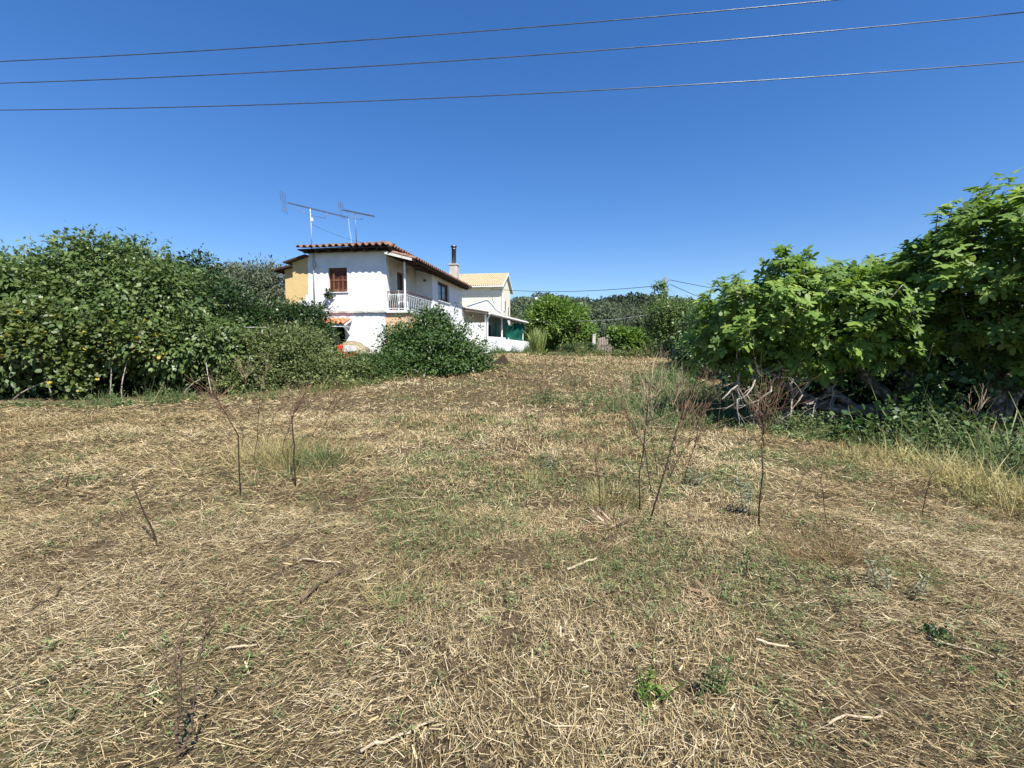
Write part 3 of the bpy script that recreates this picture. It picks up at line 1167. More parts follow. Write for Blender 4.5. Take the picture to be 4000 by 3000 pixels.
# ---- ochre lean-to roof and the annex behind it
m = MB()
slab(m, [(-4.72, -.28, 5.33), (-3.66, -.28, 5.62), (-3.66, 4.0, 5.62), (-4.72, 4.0, 5.33)], .07)
m.build('lean_to_roof', M_['darkwood'], house)
m = MB()
m.box((-4.45, T + .002, Z0), (-4.45 + T, 4.0, 5.36))
m.build('lean_to_side_wall', M_['ochre'], house)
m = MB()
m.prism([(-6.85, Z0), (-4.46, Z0), (-4.46, 6.05), (-6.85, 5.55)], 'y', 3.0, 7.0)
m.build('annex_wall', M_['ochre'], house)
m = MB()
slab(m, [(-7.2, 2.7, 5.55), (-4.46, 2.7, 6.12), (-4.46, 7.2, 6.12), (-7.2, 7.2, 5.55)], .09)
m.tube([(-7.24, 2.65, 5.44), (-7.24, 7.2, 5.44)], .06, 8)
m.build('annex_roof', M_['darkwood'], house)
MB().box((-4.66, 2.95, 3.9), (-4.50, 2.998, 4.9)).build('annex_window', M_['brownwood'], house)

# ---- door canopy
cx0, cx1 = -3.02, -1.70
m = MB()
slab(m, [(cx0, -.60, 2.52), (cx1, -.60, 2.52), (cx1, .03, 2.78), (cx0, .03, 2.78)], .04)
can = m.build('door_canopy', M_['paint'], house)
m = MB()
m.prism([(-.60, 2.47), (.03, 2.72), (.03, 2.78), (-.60, 2.53)], 'x', cx1 + .002, cx1 + .035)
m.beam((cx1 - .12, -.52, 2.44), (cx1 - .12, .05, 2.44), .06, .08)
m.beam((cx1 - .12, -.46, 2.43), (cx1 - .12, .04, 2.10), .05, .06)
m.beam((cx0 + .1, -.58, 2.45), (cx1 - .05, -.58, 2.45), .05, .07)
m.build('canopy_bracket', M_['paint'], can)
tred = tilemesh('tile', .22, .33, .065, M_['tilered'])
tiles(can, tred, .22, .33, (cx0, -.66, 2.54), (1, 0, 0), (0, .63, .26), 6, 2, None, rt, .004)

# ---- chimney with its steel flue
m = MB()
m.box((.02, 9.72, 5.2), (.54, 10.2, 6.70)).box((-.02, 9.68, 6.70), (.58, 10.24, 6.78))
ch = m.build('chimney', M_['concrete'], house, bevel=.015)
m = MB()
m.lathe([(.14, 6.75), (.14, 7.70), (.17, 7.71), (.17, 7.74), (.14, 7.75), (.14, 7.80), (.20, 7.86), (.20, 7.93), (.15, 7.95), (.0, 7.96)], (.28, 9.96, 0), 16)
m.build('flue', M_['steel'], ch, True)

# ---- antennas
def antenna(name, base, topz, tilt, boom, label, seed, scale=1.0, dark=False):
    t = thing(name, label, 'antenna', base, 0, 'television antennas on the roof')
    H = topz - base[2]
    MB().tube([(0, 0, -.1), (tilt * H * .5 + .01, 0, H * .5), (tilt * H, 0, H)], .022, 8).build('mast', M_['alu' if dark else 'pipe'], t, True)
    hx = tilt * H
    d = np.array(boom, float)
    Lb = np.linalg.norm(d)
    d = d / Lb
    c = np.array([hx, 0, H])
    a = c - d * Lb * .42
    b = c + d * Lb * .58
    MB().beam(a, b, .022, .022).build('boom', M_['alu'], t)
    side = unit(np.cross(d, (0, 0, 1)))
    upv = np.cross(side, d)
    n = int(26 * scale)
    dm = MB()
    dm.tube([tuple(-side * .11), tuple(side * .11)], .009, 5)
    dm.tube([tuple(-side * .07 + upv * .03), tuple(side * .07 + upv * .03)], .009, 5)
    me = dm.mesh('director', M_['alu'])
    for k in range(n):
        o = link(bpy.data.objects.new('director', me), t)
        o.location = tuple(a + d * Lb * (.10 + .88 * k / (n - 1)) + upv * .02)
    for sgn in (1, -1):
        m = MB()
        root = a + d * .03
        q = unit(upv * sgn * 1.0 - d * (-.30 if sgn > 0 else .38) * (-1 if sgn > 0 else -1) * (1 if sgn > 0 else 1))
        for kk in (-1, 0, 1):
            o_ = root + side * .2 * kk
            m.tube([o_, o_ + q * .40 * scale], .010, 5)
        for j in range(7):
            e = root + q * (.06 + .33 * j / 6) * scale
            m.tube([e - side * .21, e + side * .21], .004, 4)
        m.build('reflector', M_['alu'], t)
    m = MB()
    m.tube([a + d * Lb * .22, a + d * Lb * .24 - upv * .16, c - upv * .26, a + d * Lb * .66 - upv * .24, a + d * Lb * .68], .012, 6)
    m.build('brace', M_['alu'], t, True)
    return t, c


b1 = hw(-3.42, -.1, 5.95)
t1, c1 = antenna('television_antenna', b1, P(1229, 805, 21)[2], -.008, (3.0, -.3, -.78), 'large television antenna with long boom on pale mast above house roof', 1, 1.15)
MB().box((.03, -.05, 1.12), (.10, .03, 1.26)).build('amplifier_box', M_['paint'], t1)
b2 = hw(-2.45, 2.2, 6.35)
t2, c2 = antenna('television_antenna', b2, P(1347, 824, 23.2)[2], -.03, (1.75, -.35, -.42), 'smaller television antenna on dark rusty mast behind the pale mast', 2, 1.0, True)
m = MB()
g0 = np.array(b1) + np.array([0, 0, 1.0])
g1 = hw(-1.6, 2.0, 6.45)
m.tube([g0 + (g1 - g0) * t - np.array([0, 0, .12 * math.sin(math.pi * t)]) for t in np.linspace(0, 1, 9)], .006, 5)
tag(m.build('guy_wire', M_['cable'], None), 'thin sagging guy wire between antenna mast and roof', 'wire')
m = MB()
w0 = hw(-2.75, 2.2, 6.3)
m.tube([w0, w0 + np.array([.03, 0, .5]), w0 + np.array([-.05, 0, 1.0]), w0 + np.array([-.08, 0, 1.45])], .007, 5)
tag(m.build('antenna_whip', M_['paint'], None), 'pale bent whip rod rising from roof between the two antennas', 'rod')

# ---- furniture on the balcony
def plastic_chair(x, y, rz):
    t = thing('plastic_chair', 'white plastic armchair behind the balcony railing', 'chair', hw(x, y, ZS + .02), -TH + rz)
    MB().box((-.22, -.21, .40), (.22, .22, .44)).build('seat', M_['paint'], t, bevel=.02)
    m = MB()
    for k in range(5):
        m.beam((-.17 + .085 * k, .20, .44), (-.18 + .09 * k, .30, .86), .05, .02)
    m.beam((-.22, .30, .86), (.22, .30, .86), .03, .06)
    m.build('backrest', M_['paint'], t)
    for s in (-1, 1):
        MB().beam((s * .2, -.2, 0), (s * .19, -.16, .62), .045, .045).build('leg', M_['paint'], t)
        MB().beam((s * .2, .24, 0), (s * .19, .2, .42), .045, .045).build('leg', M_['paint'], t)
        MB().beam((s * .22, -.2, .62), (s * .22, .27, .66), .06, .025).build('armrest', M_['paint'], t)


plastic_chair(.50, .62, R(200))
t = thing('flower_pot', 'clay pot with dark leafy plant on the balcony floor', 'plant', hw(.16, .35, ZS + .02))
MB().lathe([(.09, 0), (.13, .24), (.15, .25), (.15, .29), (.12, .29), (.0, .27)], n=14).build('pot', M_['pot'], t, True)
L = foliage([(np.array(t.location) + np.array([0, 0, .45]), np.array([.16, .16, .24]))], 60, 5, .06, .10, 55, cut=0)
leafmesh('foliage', rel(L, t.location), OV, M_['citrus'], t)

# climbing stem against the wall under the window
def small_vine(pts, clumps, label, name, m, size=.10):
    b = np.array(pts[0])
    t = thing(name, label, 'plant', b)
    MB().tube([np.array(p) - b for p in pts], np.linspace(.014, .007, len(pts)), 6).build('stem', M_['paletwig'], t, True)
    bl = [(np.array(c), np.array([q, q * .7, q])) for c, q in clumps]
    leafmesh('foliage', rel(foliage(bl, 26 * len(bl), 4, .08, size, 77, cut=0), b), OV, m, t)


small_vine([hw(-3.05, -.9, 1.0), hw(-3.0, -.6, 2.4), hw(-2.88, -.35, 3.3), hw(-2.72, -.12, 3.80)], [(hw(-2.64, -.12, 3.90), .13), (hw(-2.98, -.35, 3.25), .13)], 'leggy shoot with two leaf tufts reaching up to the shuttered window', 'climbing_shoot', M_['citrus'])
small_vine([hw(-2.3, -.8, 1.0), hw(-2.3, -.75, 1.8)], [(hw(-2.25, -.75, 1.95), .22), (hw(-2.4, -.75, 1.75), .18)], 'grey green bush standing in the dark doorway', 'doorway_bush', M_['sage'])

# ================================================================== CREAM HOUSE
cream = thing('cream_house', 'cream rendered house with buff tiled gable roof behind the porch', 'house', hw(0, 25.3, 0), -TH)
CE, CR = 7.25, 8.78
m = MB()
m.box((-9, .0, .3), (.74, .3, CE))
m.prism([(.302, .3), (5.2, .3), (5.2, CE + .1), (2.75, CR - .1), (.302, CE + .1)], 'x', .44, .738)
m.box((-9, 5.2, .3), (.44, 5.5, CE))
cwall = m.build('wall', M_['cream'], cream)
m = MB()
slab(m, [(-9.2, -.4, CE - .02), (.9, -.4, CE - .02), (.9, 2.75, CR), (-9.2, 2.75, CR)], .09)
slab(m, [(-9.2, 2.752, CR), (.9, 2.752, CR), (.9, 5.9, CE - .02), (-9.2, 5.9, CE - .02)], .09)
croof = m.build('roof', M_['paint'], cream)
tcr = tilemesh('tile', .205, .42, .10, M_['tilecream'])
csl = np.array([0, 3.15, CR - CE + .02])
tiles(croof, tcr, .205, .42, (-3.46, -.45, CE + .02), (1, 0, 0), csl, 21, 8, None, rt, .004)
m = MB()
k = 0
xx = -9.2
while xx < -3.5:
    m.beam((xx + .1, -.45, CE + .03), (xx + .1, 2.7, CR + .03), .13, .07)
    xx += .205
st = m.build('roof_tiles', M_['tilecream'], croof)
st['kind'] = 'stuff'
m = MB()
m.tube([(-9.2, 2.75, CR + .05), (.95, 2.75, CR + .05)], .09, 8)
m.build('ridge_cap', M_['tilecream'], croof, True)
m = MB()
m.prism([(-.46, CE - .12), (-.46, CE + .06), (2.75, CR + .10), (5.9, CE + .06), (5.9, CE - .12), (2.75, CR - .12)], 'x', .902, .96)
m.build('verge_board', M_['paint'], croof)
m = MB()
m.box((-9, -.07, CE - .62), (.80, -.002, CE - .50))
m.tube([(-9.2, -.46, CE - .05), (.92, -.46, CE - .05)], .07, 8)
m.tube([(.86, -.40, CE - .12), (.80, -.12, CE - .6), (.76, -.06, CE - 1.0), (.76, -.06, 2.0)], .05, 8)
m.build('gutter', M_['paint'], cream)
for (a, b, c, d) in ((1.2, 1.9, 5.0, 6.1), (3.1, 3.8, 4.6, 5.6)):
    f = MB().box((.739, a, c), (.79, b, d)).build('window', M_['paint'], cream)
    MB().box((.791, a + .08, c + .08), (.80, b - .08, d - .08)).build('pane', M_['glass'], f)

# white gabled annex in front of it
annex = thing('gabled_annex', 'low white annex with curved gable and small buff tiled roof', 'annex', hw(0, 19.3, 0), -TH)
m = MB()
m.prism([(-1.4, .5), (1.7, .5), (1.7, 4.38), (1.35, 4.62), (.98, 5.10), (.66, 5.42), (.45, 5.45), (-1.4, 4.90)], 'y', 0, .3)
m.build('gable_wall', M_['white'], annex)
m = MB()
m.prism([(-1.45, 4.84), (-1.45, 4.94), (.45, 5.51), (.68, 5.48), (1.03, 5.15), (1.40, 4.67), (1.75, 4.42), (1.75, 4.32), (1.31, 4.58), (.94, 5.05), (.62, 5.37), (.45, 5.40)], 'y', -.06, -.002)
m.build('gable_trim', M_['paint'], annex)
m = MB()
m.box((-1.4, .302, .5), (-1.1, 5.5, 4.8)).box((1.3, .302, .5), (1.6, 5.5, 4.2))
m.build('wall', M_['white'], annex)
m = MB()
slab(m, [(-2.6, .31, 4.50), (.45, .31, 5.40), (.45, 2.6, 5.72), (-2.6, 2.6, 5.20)], .07)
ar = m.build('roof', M_['paint'], annex)
ta = tilemesh('tile', .205, .36, .07, M_['tilecream'])
tiles(ar, ta, .205, .36, (-2.6, .31, 4.54), (3.05, 0, .84), (0, 2.3, .55), 15, 6, lambda p: p[0] < .35, rt, .004)

# ================================================================== PORCH
pn, pf = P(1909, 1224, 31), P(2053, 1259, 43)
pd = unit((pf - pn) * np.array([1, 1, 0]))
prz = math.atan2(pd[1], pd[0]) - math.pi / 2
porch = thing('porch', 'white walled porch with corrugated roof, gutter and white posts', 'porch', (pn[0], pn[1], 0), prz)
PL = float(np.linalg.norm((pf - pn)[:2]))
# porch frame: x to the right, y away, gutter line at x=0
m = MB()
m.box((-.45, 0, .3), (-.15, PL * .55, 2.2)).build('low_wall', M_['white'], porch, bevel=.02)
m = MB()
m.prism([(PL * .42, .3), (PL + .6, .3), (PL + .6, 1.78), (PL, 1.95), (PL * .42, 2.05)], 'x', -.149, .25)
m.build('garden_wall', M_['white'], porch, bevel=.02)
m = MB()
m.box((-1.7, -.15, .3), (-.152, .0, 3.08))
m.build('end_wall', M_['white'], porch, bevel=.01)
m = MB()
m.box((-1.9, .2, .3), (-1.7, PL, 4.2))
m.build('inner_wall', M_['stained'], porch)
m = MB()
m.box((-1.699, 5.6, 1.2), (-1.66, 6.5, 3.2)).build('door', M_['darkwood'], porch)
m = MB()
m.box((-2.0, -.3, .5), (-1.72, .1, 4.15)).build('pier', M_['white'], porch)
for yy in (0.0, PL - .3):
    MB().beam((-.22, yy + .06, .9), (-.22, yy + .06, 3.62), .12, .12).build('post', M_['paint'], porch, bevel=.01)
MB().beam((-.22, 4.4, 1.5), (-.22, 4.4, 3.62), .10, .10).build('post', M_['paint'], porch, bevel=.01)
# corrugated roof, falling to the right
nr_, nc_ = 220, 4
V = []
for i in range(nr_):
    yy = -.35 + (PL + .7) * i / (nr_ - 1)
    for j in range(nc_):
        xx = -2.0 + 2.12 * j / (nc_ - 1)
        V.append((xx, yy, 4.12 - (xx + 2.0) * .165 + .028 * math.sin(i / (nr_ - 1) * PL / .2 * 2 * math.pi)))
for i in range(nr_):
    for j in range(nc_):
        x, y, z = V[i * nc_ + j]
        V.append((x, y, z - .02))
ii = np.arange(nr_ * nc_).reshape(nr_, nc_)
q = np.stack([ii[:-1, :-1], ii[:-1, 1:], ii[1:, 1:], ii[1:, :-1]], -1).reshape(-1, 4)
N0 = nr_ * nc_
e1_ = np.stack([ii[:-1, -1], ii[:-1, -1] + N0, ii[1:, -1] + N0, ii[1:, -1]], -1)
e2_ = np.stack([ii[0, :-1], ii[0, :-1] + N0, ii[0, 1:] + N0, ii[0, 1:]], -1)
pr = link(bpy.data.objects.new('roof_sheet', npmesh('roof_sheet', np.array(V), np.concatenate([q, q[:, ::-1] + N0, e1_, e2_]), M_['roofsheet'], None, True)), porch)
m = MB()
m.beam((-2.0, -.25, 4.02), (.0, -.25, 3.70), .08, .14)
m.beam((-.22, -.1, 3.64), (-.22, PL + .2, 3.64), .08, .12)
for yy in np.arange(.9, PL, 1.4):
    m.beam((-1.9, yy, 4.02), (.0, yy, 3.71), .06, .09)
m.build('roof_beam', M_['greywood'], porch)
m = MB()
m.tube([(.16, -.4, 3.66), (.16, PL + .35, 3.66)], .075, 8)
m.tube([(.12, -.15, 3.60), (-.05, -.1, 3.30), (-.08, -.1, 1.0)], .05, 8)
m.build('gutter', M_['paint'], porch)
# shade net
net = thing('shade_net', 'dark green shade net hanging between the porch posts', 'shade net', porch.location, prz)
V = []
nu, nv = 60, 30
r = np.random.default_rng(3)
for i in range(nu):
    for j in range(nv):
        s_, t_ = i / (nu - 1), j / (nv - 1)
        yy = 5.2 + (PL - .3 - 5.2) * s_
        sag = .42 * math.sin(math.pi * min(1, s_ / .42)) * (s_ < .42) + .05 * math.sin(s_ * 25)
        zt = 3.5 - sag * .9
        zb = 1.70 + .25 * (1 - s_) * 0 - .12 * math.sin(s_ * 9)
        xx = -.12 + .06 * math.sin(s_ * 22 + t_ * 3) + .05 * math.sin(s_ * 47 - t_ * 5) + .05 * math.sin(t_ * 9 + s_ * 6)
        V.append((xx, yy, zt + (zb - zt) * t_))
ii = np.arange(nu * nv).reshape(nu, nv)
q = np.stack([ii[:-1, :-1], ii[:-1, 1:], ii[1:, 1:], ii[1:, :-1]], -1).reshape(-1, 4)
link(bpy.data.objects.new('net', npmesh('net', np.array(V), q, M_['net'], np.tile(np.linspace(0, 1, nv), nu), True)), net)
m = MB()
m.tube([(-.13, 5.2, 3.5), (-.13, PL - .3, 3.5)], .008, 5)
m.build('cord', M_['cable'], net)

# ---- garden lantern on a post
lp = P(2095, 1168, 49)
lan = thing('garden_lantern', 'white globe lantern in a wrought iron cage above the round tree', 'lamp', (lp[0], lp[1], float(gz(lp[0], lp[1]))))
h = lp[2] - lan.location[2]
MB().tube([(0, 0, 0), (0, 0, h - .28)], .035, 8).build('post', M_['cable'], lan)
MB().lathe([(.02, -.2), (.11, -.15), (.165, -.02), (.14, .1), (.06, .17), (0, .18)], (0, 0, h), 16).build('globe', M_['globe'], lan, True)
m = MB()
for k in range(4):
    a = math.pi / 4 + k * math.pi / 2
    m.tube([(0.02 * math.cos(a), .02 * math.sin(a), h - .28), (.2 * math.cos(a), .2 * math.sin(a), h - .22), (.26 * math.cos(a), .26 * math.sin(a), h), (.12 * math.cos(a), .12 * math.sin(a), h + .26), (.05 * math.cos(a), .05 * math.sin(a), h + .33), (.13 * math.cos(a), .13 * math.sin(a), h + .42)], .014, 5)
m.build('cage', M_['cable'], lan)

# ---- red machine under a sheet
mc = P(1362, 1378, 18.4)
mz = float(gz(mc[0], mc[1]))
mach = thing('covered_machine', 'red and white farm machine under a dirty plastic sheet by the bramble hedge', 'machine', (mc[0], mc[1], mz), R(-8))
hh = mc[2] - mz
m = MB()
m.box((-.33, -.30, .25), (-.05, .3, hh + .30)).box((-.05, -.32, .35), (.42, .3, hh + .02))
m.build('body', M_['red'], mach, bevel=.02)
MB().prism([(-.048, hh + .025), (.36, hh + .06), (.30, hh + .26), (-.048, hh + .29)], 'y', -.31, .2).build('side_panel', M_['panel'], mach)
for s in (-.3, .3):
    MB().lathe([(.06, -.06), (.26, -.06), (.28, 0), (.26, .06), (.06, .06)], n=16).build('wheel', M_['cable'], mach).matrix_basis = Matrix.Translation((s, -.25, .28)) @ Matrix.Rotation(R(90), 4, 'X')
V = []
nu, nv = 36, 16
r = np.random.default_rng(4)
for i in range(nu):
    a = 2 * math.pi * i / nu
    for j in range(nv):
        b = (j / (nv - 1)) * math.pi * .5
        k = 1 + .05 * math.sin(5 * a + j) + .04 * math.sin(9 * a - 2 * j)
        V.append((.10 + .66 * math.cos(a) * math.cos(b) * k, .28 + .42 * math.sin(a) * math.cos(b) * k, hh - .05 + .48 * math.sin(b) * k - .1 * math.cos(a) * math.cos(b)))
ii = np.arange(nu * nv).reshape(nu, nv)
q = np.stack([ii[:, :-1], np.roll(ii, -1, 0)[:, :-1], np.roll(ii, -1, 0)[:, 1:], ii[:, 1:]], -1).reshape(-1, 4)
link(bpy.data.objects.new('sheet', npmesh('sheet', np.array(V), q, M_['tarp'], r.random(nu * nv), False)), mach)

# ---- pipe rail and white garden wall between the hedges
a, b = P(860, 1279, 17.0), P(1057, 1279, 17.0)
pr_ = thing('pipe_rail', 'thin pale pipe rail above the white wall stub', 'rail', (b[0], b[1], float(gz(b[0], b[1]))))
bz = np.array(pr_.location)
MB().tube([a - bz, b - bz], .018, 6).build('rail', M_['pipe'], pr_)
MB().tube([(0, 0, 0), b - bz], .025, 6).build('post', M_['pipe'], pr_)
MB().tube([(a[0] - bz[0] + .3, 0, 0), (a[0] - bz[0] + .3, 0, a[2] - bz[2])], .025, 6).build('post', M_['pipe'], pr_)
c = P(990, 1330, 17.2)
ws = MB()
ws.prism([(-.75, 0), (.42, 0), (.40, 2.0), (.30, 2.16), (.16, 2.10), (.08, 1.93), (-.12, 1.86), (-.3, 1.92), (-.45, 1.72), (-.75, 1.66)], 'y', -.12, .12)
wo = ws.build('garden_wall', M_['white'], None, bevel=.03)
wo.location = (c[0], c[1], 0)
wo.scale = (1, 1, 1.0)
tag(wo, 'broken stub of white limewashed wall among the bushes', 'wall')

# ================================================================== VEGETATION
def tree(name, label, cat, base, blobs, lm, shape, m, group=None, trunk=.10, limbs=None, bark='bark', parts=0, seed=1):
    base = np.array([base[0], base[1], float(gz(base[0], base[1]))])
    t = thing(name, label, cat, base, 0, group)
    r = np.random.default_rng(seed)
    if parts:
        idx = pick_visible(lm, parts)
        leafparts(lm, idx, shape, m, t)
        keep = np.ones(len(lm[0]), bool)
        keep[idx] = False
        lm = sub(lm, keep)
    leafmesh('crown', rel(lm, base), SMALL if (shape is OV) else shape, m, t)
    if trunk:
        mb = MB()
        cc = sum((b[0] * b[1].prod() for b in blobs), np.zeros(3)) / sum(b[1].prod() for b in blobs)
        fork = base + (cc - base) * .35
        mb.tube(wob((0, 0, -.1), fork - base, 6, trunk * .3, r), np.linspace(trunk, trunk * .75, 6), 8)
        mb.build('trunk', M_[bark], t, True)
        for b in blobs:
            lb = MB()
            lb.tube(wob(fork - base, b[0] - base, 7, trunk * .4, r), np.linspace(trunk * .6, trunk * .2, 7), 6)
            lb.build('limb', M_[bark], t, True)
    return t


# ---- large-leaved hedge tree (far side of the field, beside the brambles)
bl = [blob(340, 1140, 16, 150, 140, 1.5), blob(520, 1120, 16, 150, 140, 1.5), blob(415, 1030, 16, 110, 85, 1.2), blob(640, 1145, 15.9, 80, 90, 1.0), blob(620, 1210, 15.4, 150, 150, 1.3), blob(250, 1260, 15, 230, 170, 1.4), blob(480, 1290, 14.9, 230, 150, 1.3), blob(690, 1360, 15.0, 160, 120, 1.0), blob(860, 1355, 15.2, 120, 75, .8)]
lm = foliage(bl, 2100, 17, .30, .145, 21, droop=.8, up=.4, inner=6000, innersize=1.2, lo=.58)
lm = join(lm, shoots(bl, 130, .8, 26, .145, 211))
tree('hedge_tree', 'tall spreading tree with drooping oval leaves in the overgrown hedge', 'tree', P(430, 1560, 15.8), bl, lm, OV, M_['mulb'], trunk=.14, parts=300, seed=2)
bl = [blob(-40, 1180, 14.6, 200, 170, 1.5), blob(140, 1095, 16.3, 110, 85, 1.2), blob(-250, 1250, 14.5, 220, 260, 1.5), blob(60, 1330, 14.2, 210, 170, 1.2)]
lm = foliage(bl, 1300, 16, .30, .15, 22, droop=.8, up=.4, inner=3500, innersize=1.2, lo=.58)
lm = join(lm, shoots(bl, 70, .75, 26, .15, 212))
tree('hedge_tree', 'lower rounded tree with broad leaves at the end of the overgrown hedge', 'tree', P(40, 1560, 15.3), bl, lm, OV, M_['mulb'], trunk=.12, parts=150, seed=3)
# vine with yellow leaves over the hedge
bl = [blob(300, 1300, 13.9, 200, 75, .5), blob(480, 1330, 13.9, 150, 75, .45), blob(120, 1330, 13.5, 150, 70, .5), blob(280, 1450, 13.6, 70, 90, .4), blob(100, 1250, 13.6, 160, 60, .5)]
lm = foliage(bl, 900, 7, .2, .095, 23, droop=.5, up=.5)
lm = lm[:4] + (np.where(np.random.default_rng(1).random(len(lm[4])) < .035, lm[4] * .2 + .72, lm[4] * .7),)
tree('climbing_vine', 'vine with yellowing leaves sprawling over the front of the hedge', 'vine', P(260, 1575, 13.7), bl, lm, ROUND, M_['vine'], trunk=.02, seed=4)
# the dim undergrowth that closes the hedge foot
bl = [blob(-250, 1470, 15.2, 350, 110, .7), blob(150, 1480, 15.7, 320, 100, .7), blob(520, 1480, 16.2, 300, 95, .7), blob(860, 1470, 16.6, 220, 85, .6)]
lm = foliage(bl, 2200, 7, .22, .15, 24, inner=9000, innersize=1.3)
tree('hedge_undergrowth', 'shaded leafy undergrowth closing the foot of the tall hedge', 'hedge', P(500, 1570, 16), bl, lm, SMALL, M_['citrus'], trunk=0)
# hanging bare vine stems in front of the dark hedge foot
r = np.random.default_rng(6)
STEMS = [((711, 1556, 14.0), (745, 1505), (797, 1475), 'pale leaning bare stem propped on the hedge foot'), ((480, 1580, 13.5), (478, 1490), (510, 1370), 'pale curved bare vine stem hanging down the hedge'), ((50, 1600, 13.1), (120, 1515), (245, 1475), 'long pale cane arching out of the hedge onto the straw'), ((205, 1530, 13.6), (170, 1440), (150, 1370), 'grey leaning bare branch under the yellowing vine'), ((830, 1545, 14.2), (815, 1480), (800, 1380), 'thin upright leafy sucker at the shaded hedge foot'), ((430, 1560, 13.8), (435, 1460), (440, 1350), 'straight dangling bare vine stem with a few leaves')]
for (b0, b1_, b2_, lab) in STEMS:
    p0 = P(*b0)
    p0[2] = gz(p0[0], p0[1])
    p1 = P(b1_[0], b1_[1], b0[2])
    p2 = P(b2_[0], b2_[1], b0[2] + .4)
    t = thing('bare_stem', lab, 'stem', p0, 0, 'bare stems at the hedge foot')
    pts = np.array([(1 - s) ** 2 * p0 + 2 * s * (1 - s) * (2 * p1 - (p0 + p2) / 2) + s * s * p2 for s in np.linspace(0, 1, 10)]) - p0
    MB().tube(pts, np.linspace(.02, .012, 10), 6).build('stem', M_['deadwood'], t, True)
    k = 26
    ps = pts[r.integers(1, 10, k)] + r.normal(size=(k, 3)) * .06
    leafmesh('foliage', (ps, unit(r.normal(size=(k, 3))), unit(r.normal(size=(k, 3)) + np.array([0, -.5, .6])), r.uniform(.05, .10, k), r.random(k) * .7), OV, M_['vine'], t)

# ---- citrus trees and olive behind
bl = [blob(760, 1130, 19, 120, 90, 1.3), blob(850, 1200, 18.5, 140, 90, 1.2), blob(700, 1200, 18.5, 130, 110, 1.2), blob(900, 1270, 18.3, 120, 60, 1.0), blob(780, 1050, 19, 50, 50, .6)]
lm = foliage(bl, 1800, 8, .22, .11, 25, inner=3000, innersize=1.4, droop=.2)
lm = join(lm, shoots(bl, 60, .5, 18, .10, 213))
tree('citrus_tree', 'dark glossy small-leaved tree rising behind the large-leaved hedge tree', 'tree', P(790, 1480, 18.8), bl, lm, SMALL, M_['citrus'], trunk=.1, seed=5)
bl = [blob(960, 1150, 30, 130, 90, 2), blob(1070, 1130, 31, 90, 80, 1.8), blob(1000, 1090, 30, 70, 45, 1.2), blob(880, 1170, 30, 90, 70, 1.6), blob(1050, 1230, 30, 110, 80, 1.8), blob(900, 1080, 31, 50, 40, 1)]
lm = foliage(bl, 2300, 12, .34, .19, 26, inner=5000, innersize=1.6)
tree('olive_tree', 'grey green olive tree beside the ochre annex', 'tree', P(990, 1400, 30), bl, lm, SMALLN, M_['olive'], trunk=.2, seed=6)
bl = [blob(1120, 1250, 19.2, 100, 60, .9), blob(1200, 1255, 19, 80, 62, .8), blob(1050, 1275, 19, 80, 50, .8), blob(1230, 1320, 18.7, 70, 60, .7), blob(1130, 1330, 18.6, 110, 60, .8)]
lm = foliage(bl, 1700, 8, .18, .10, 27, inner=3000, innersize=1.4)
lm = join(lm, shoots(bl, 50, .35, 16, .09, 214))
tree('citrus_tree', 'low dark citrus tree against the white house wall below the drainpipe', 'tree', P(1150, 1480, 19), bl, lm, SMALL, M_['citrus'], trunk=.09, seed=7)

# ---- bramble hedge
bl = [blob(1130, 1390, 16.0, 150, 95, 1.0), blob(1000, 1430, 15.6, 150, 95, .9), blob(1250, 1440, 16.4, 100, 75, .9), blob(1150, 1470, 15.3, 190, 70, .6), blob(1340, 1465, 16.3, 110, 50, .7), blob(960, 1490, 15.0, 120, 65, .6), blob(1170, 1340, 16.6, 70, 50, .7)]
lm = foliage(bl, 3000, 13, .17, .085, 28, inner=8000, innersize=1.5, droop=.2, lo=.62)
lm = join(lm, shoots(bl, 200, .65, 20, .07, 215, .7, -.2))
tree('bramble_hedge', 'mounded bramble hedge with yellowish dusty leaves below the white house', 'hedge', P(1130, 1530, 15.8), bl, lm, SMALL, M_['bramble'], trunk=0)
bl = [blob(1430, 1450, 17.0, 110, 55, .7), blob(1540, 1430, 17.6, 110, 50, .7), blob(1400, 1490, 16.6, 120, 40, .5)]
lm = foliage(bl, 2000, 8, .13, .08, 29, inner=3500, innersize=1.5, droop=.2)
lm = join(lm, shoots(bl, 110, .6, 20, .07, 216, .7, -.2))
tree('bramble_hedge', 'low green bramble hedge running up to the big glossy shrub', 'hedge', P(1460, 1490, 17), bl, lm, SMALL, M_['shrub'], trunk=0)
bl = [blob(1700, 1350, 18.6, 140, 85, 1.1), blob(1610, 1380, 18.2, 110, 75, .9), blob(1800, 1400, 18.8, 110, 65, .9), blob(1690, 1275, 18.8, 70, 60, .7), blob(1650, 1430, 17.8, 140, 45, .7), blob(1830, 1440, 18.6, 80, 35, .6), blob(1730, 1420, 18.0, 120, 50, .7), blob(1570, 1310, 18.4, 60, 30, .4)]
lm = foliage(bl, 1700, 12, .22, .11, 30, inner=4500, innersize=1.4, lo=.5, droop=.5)
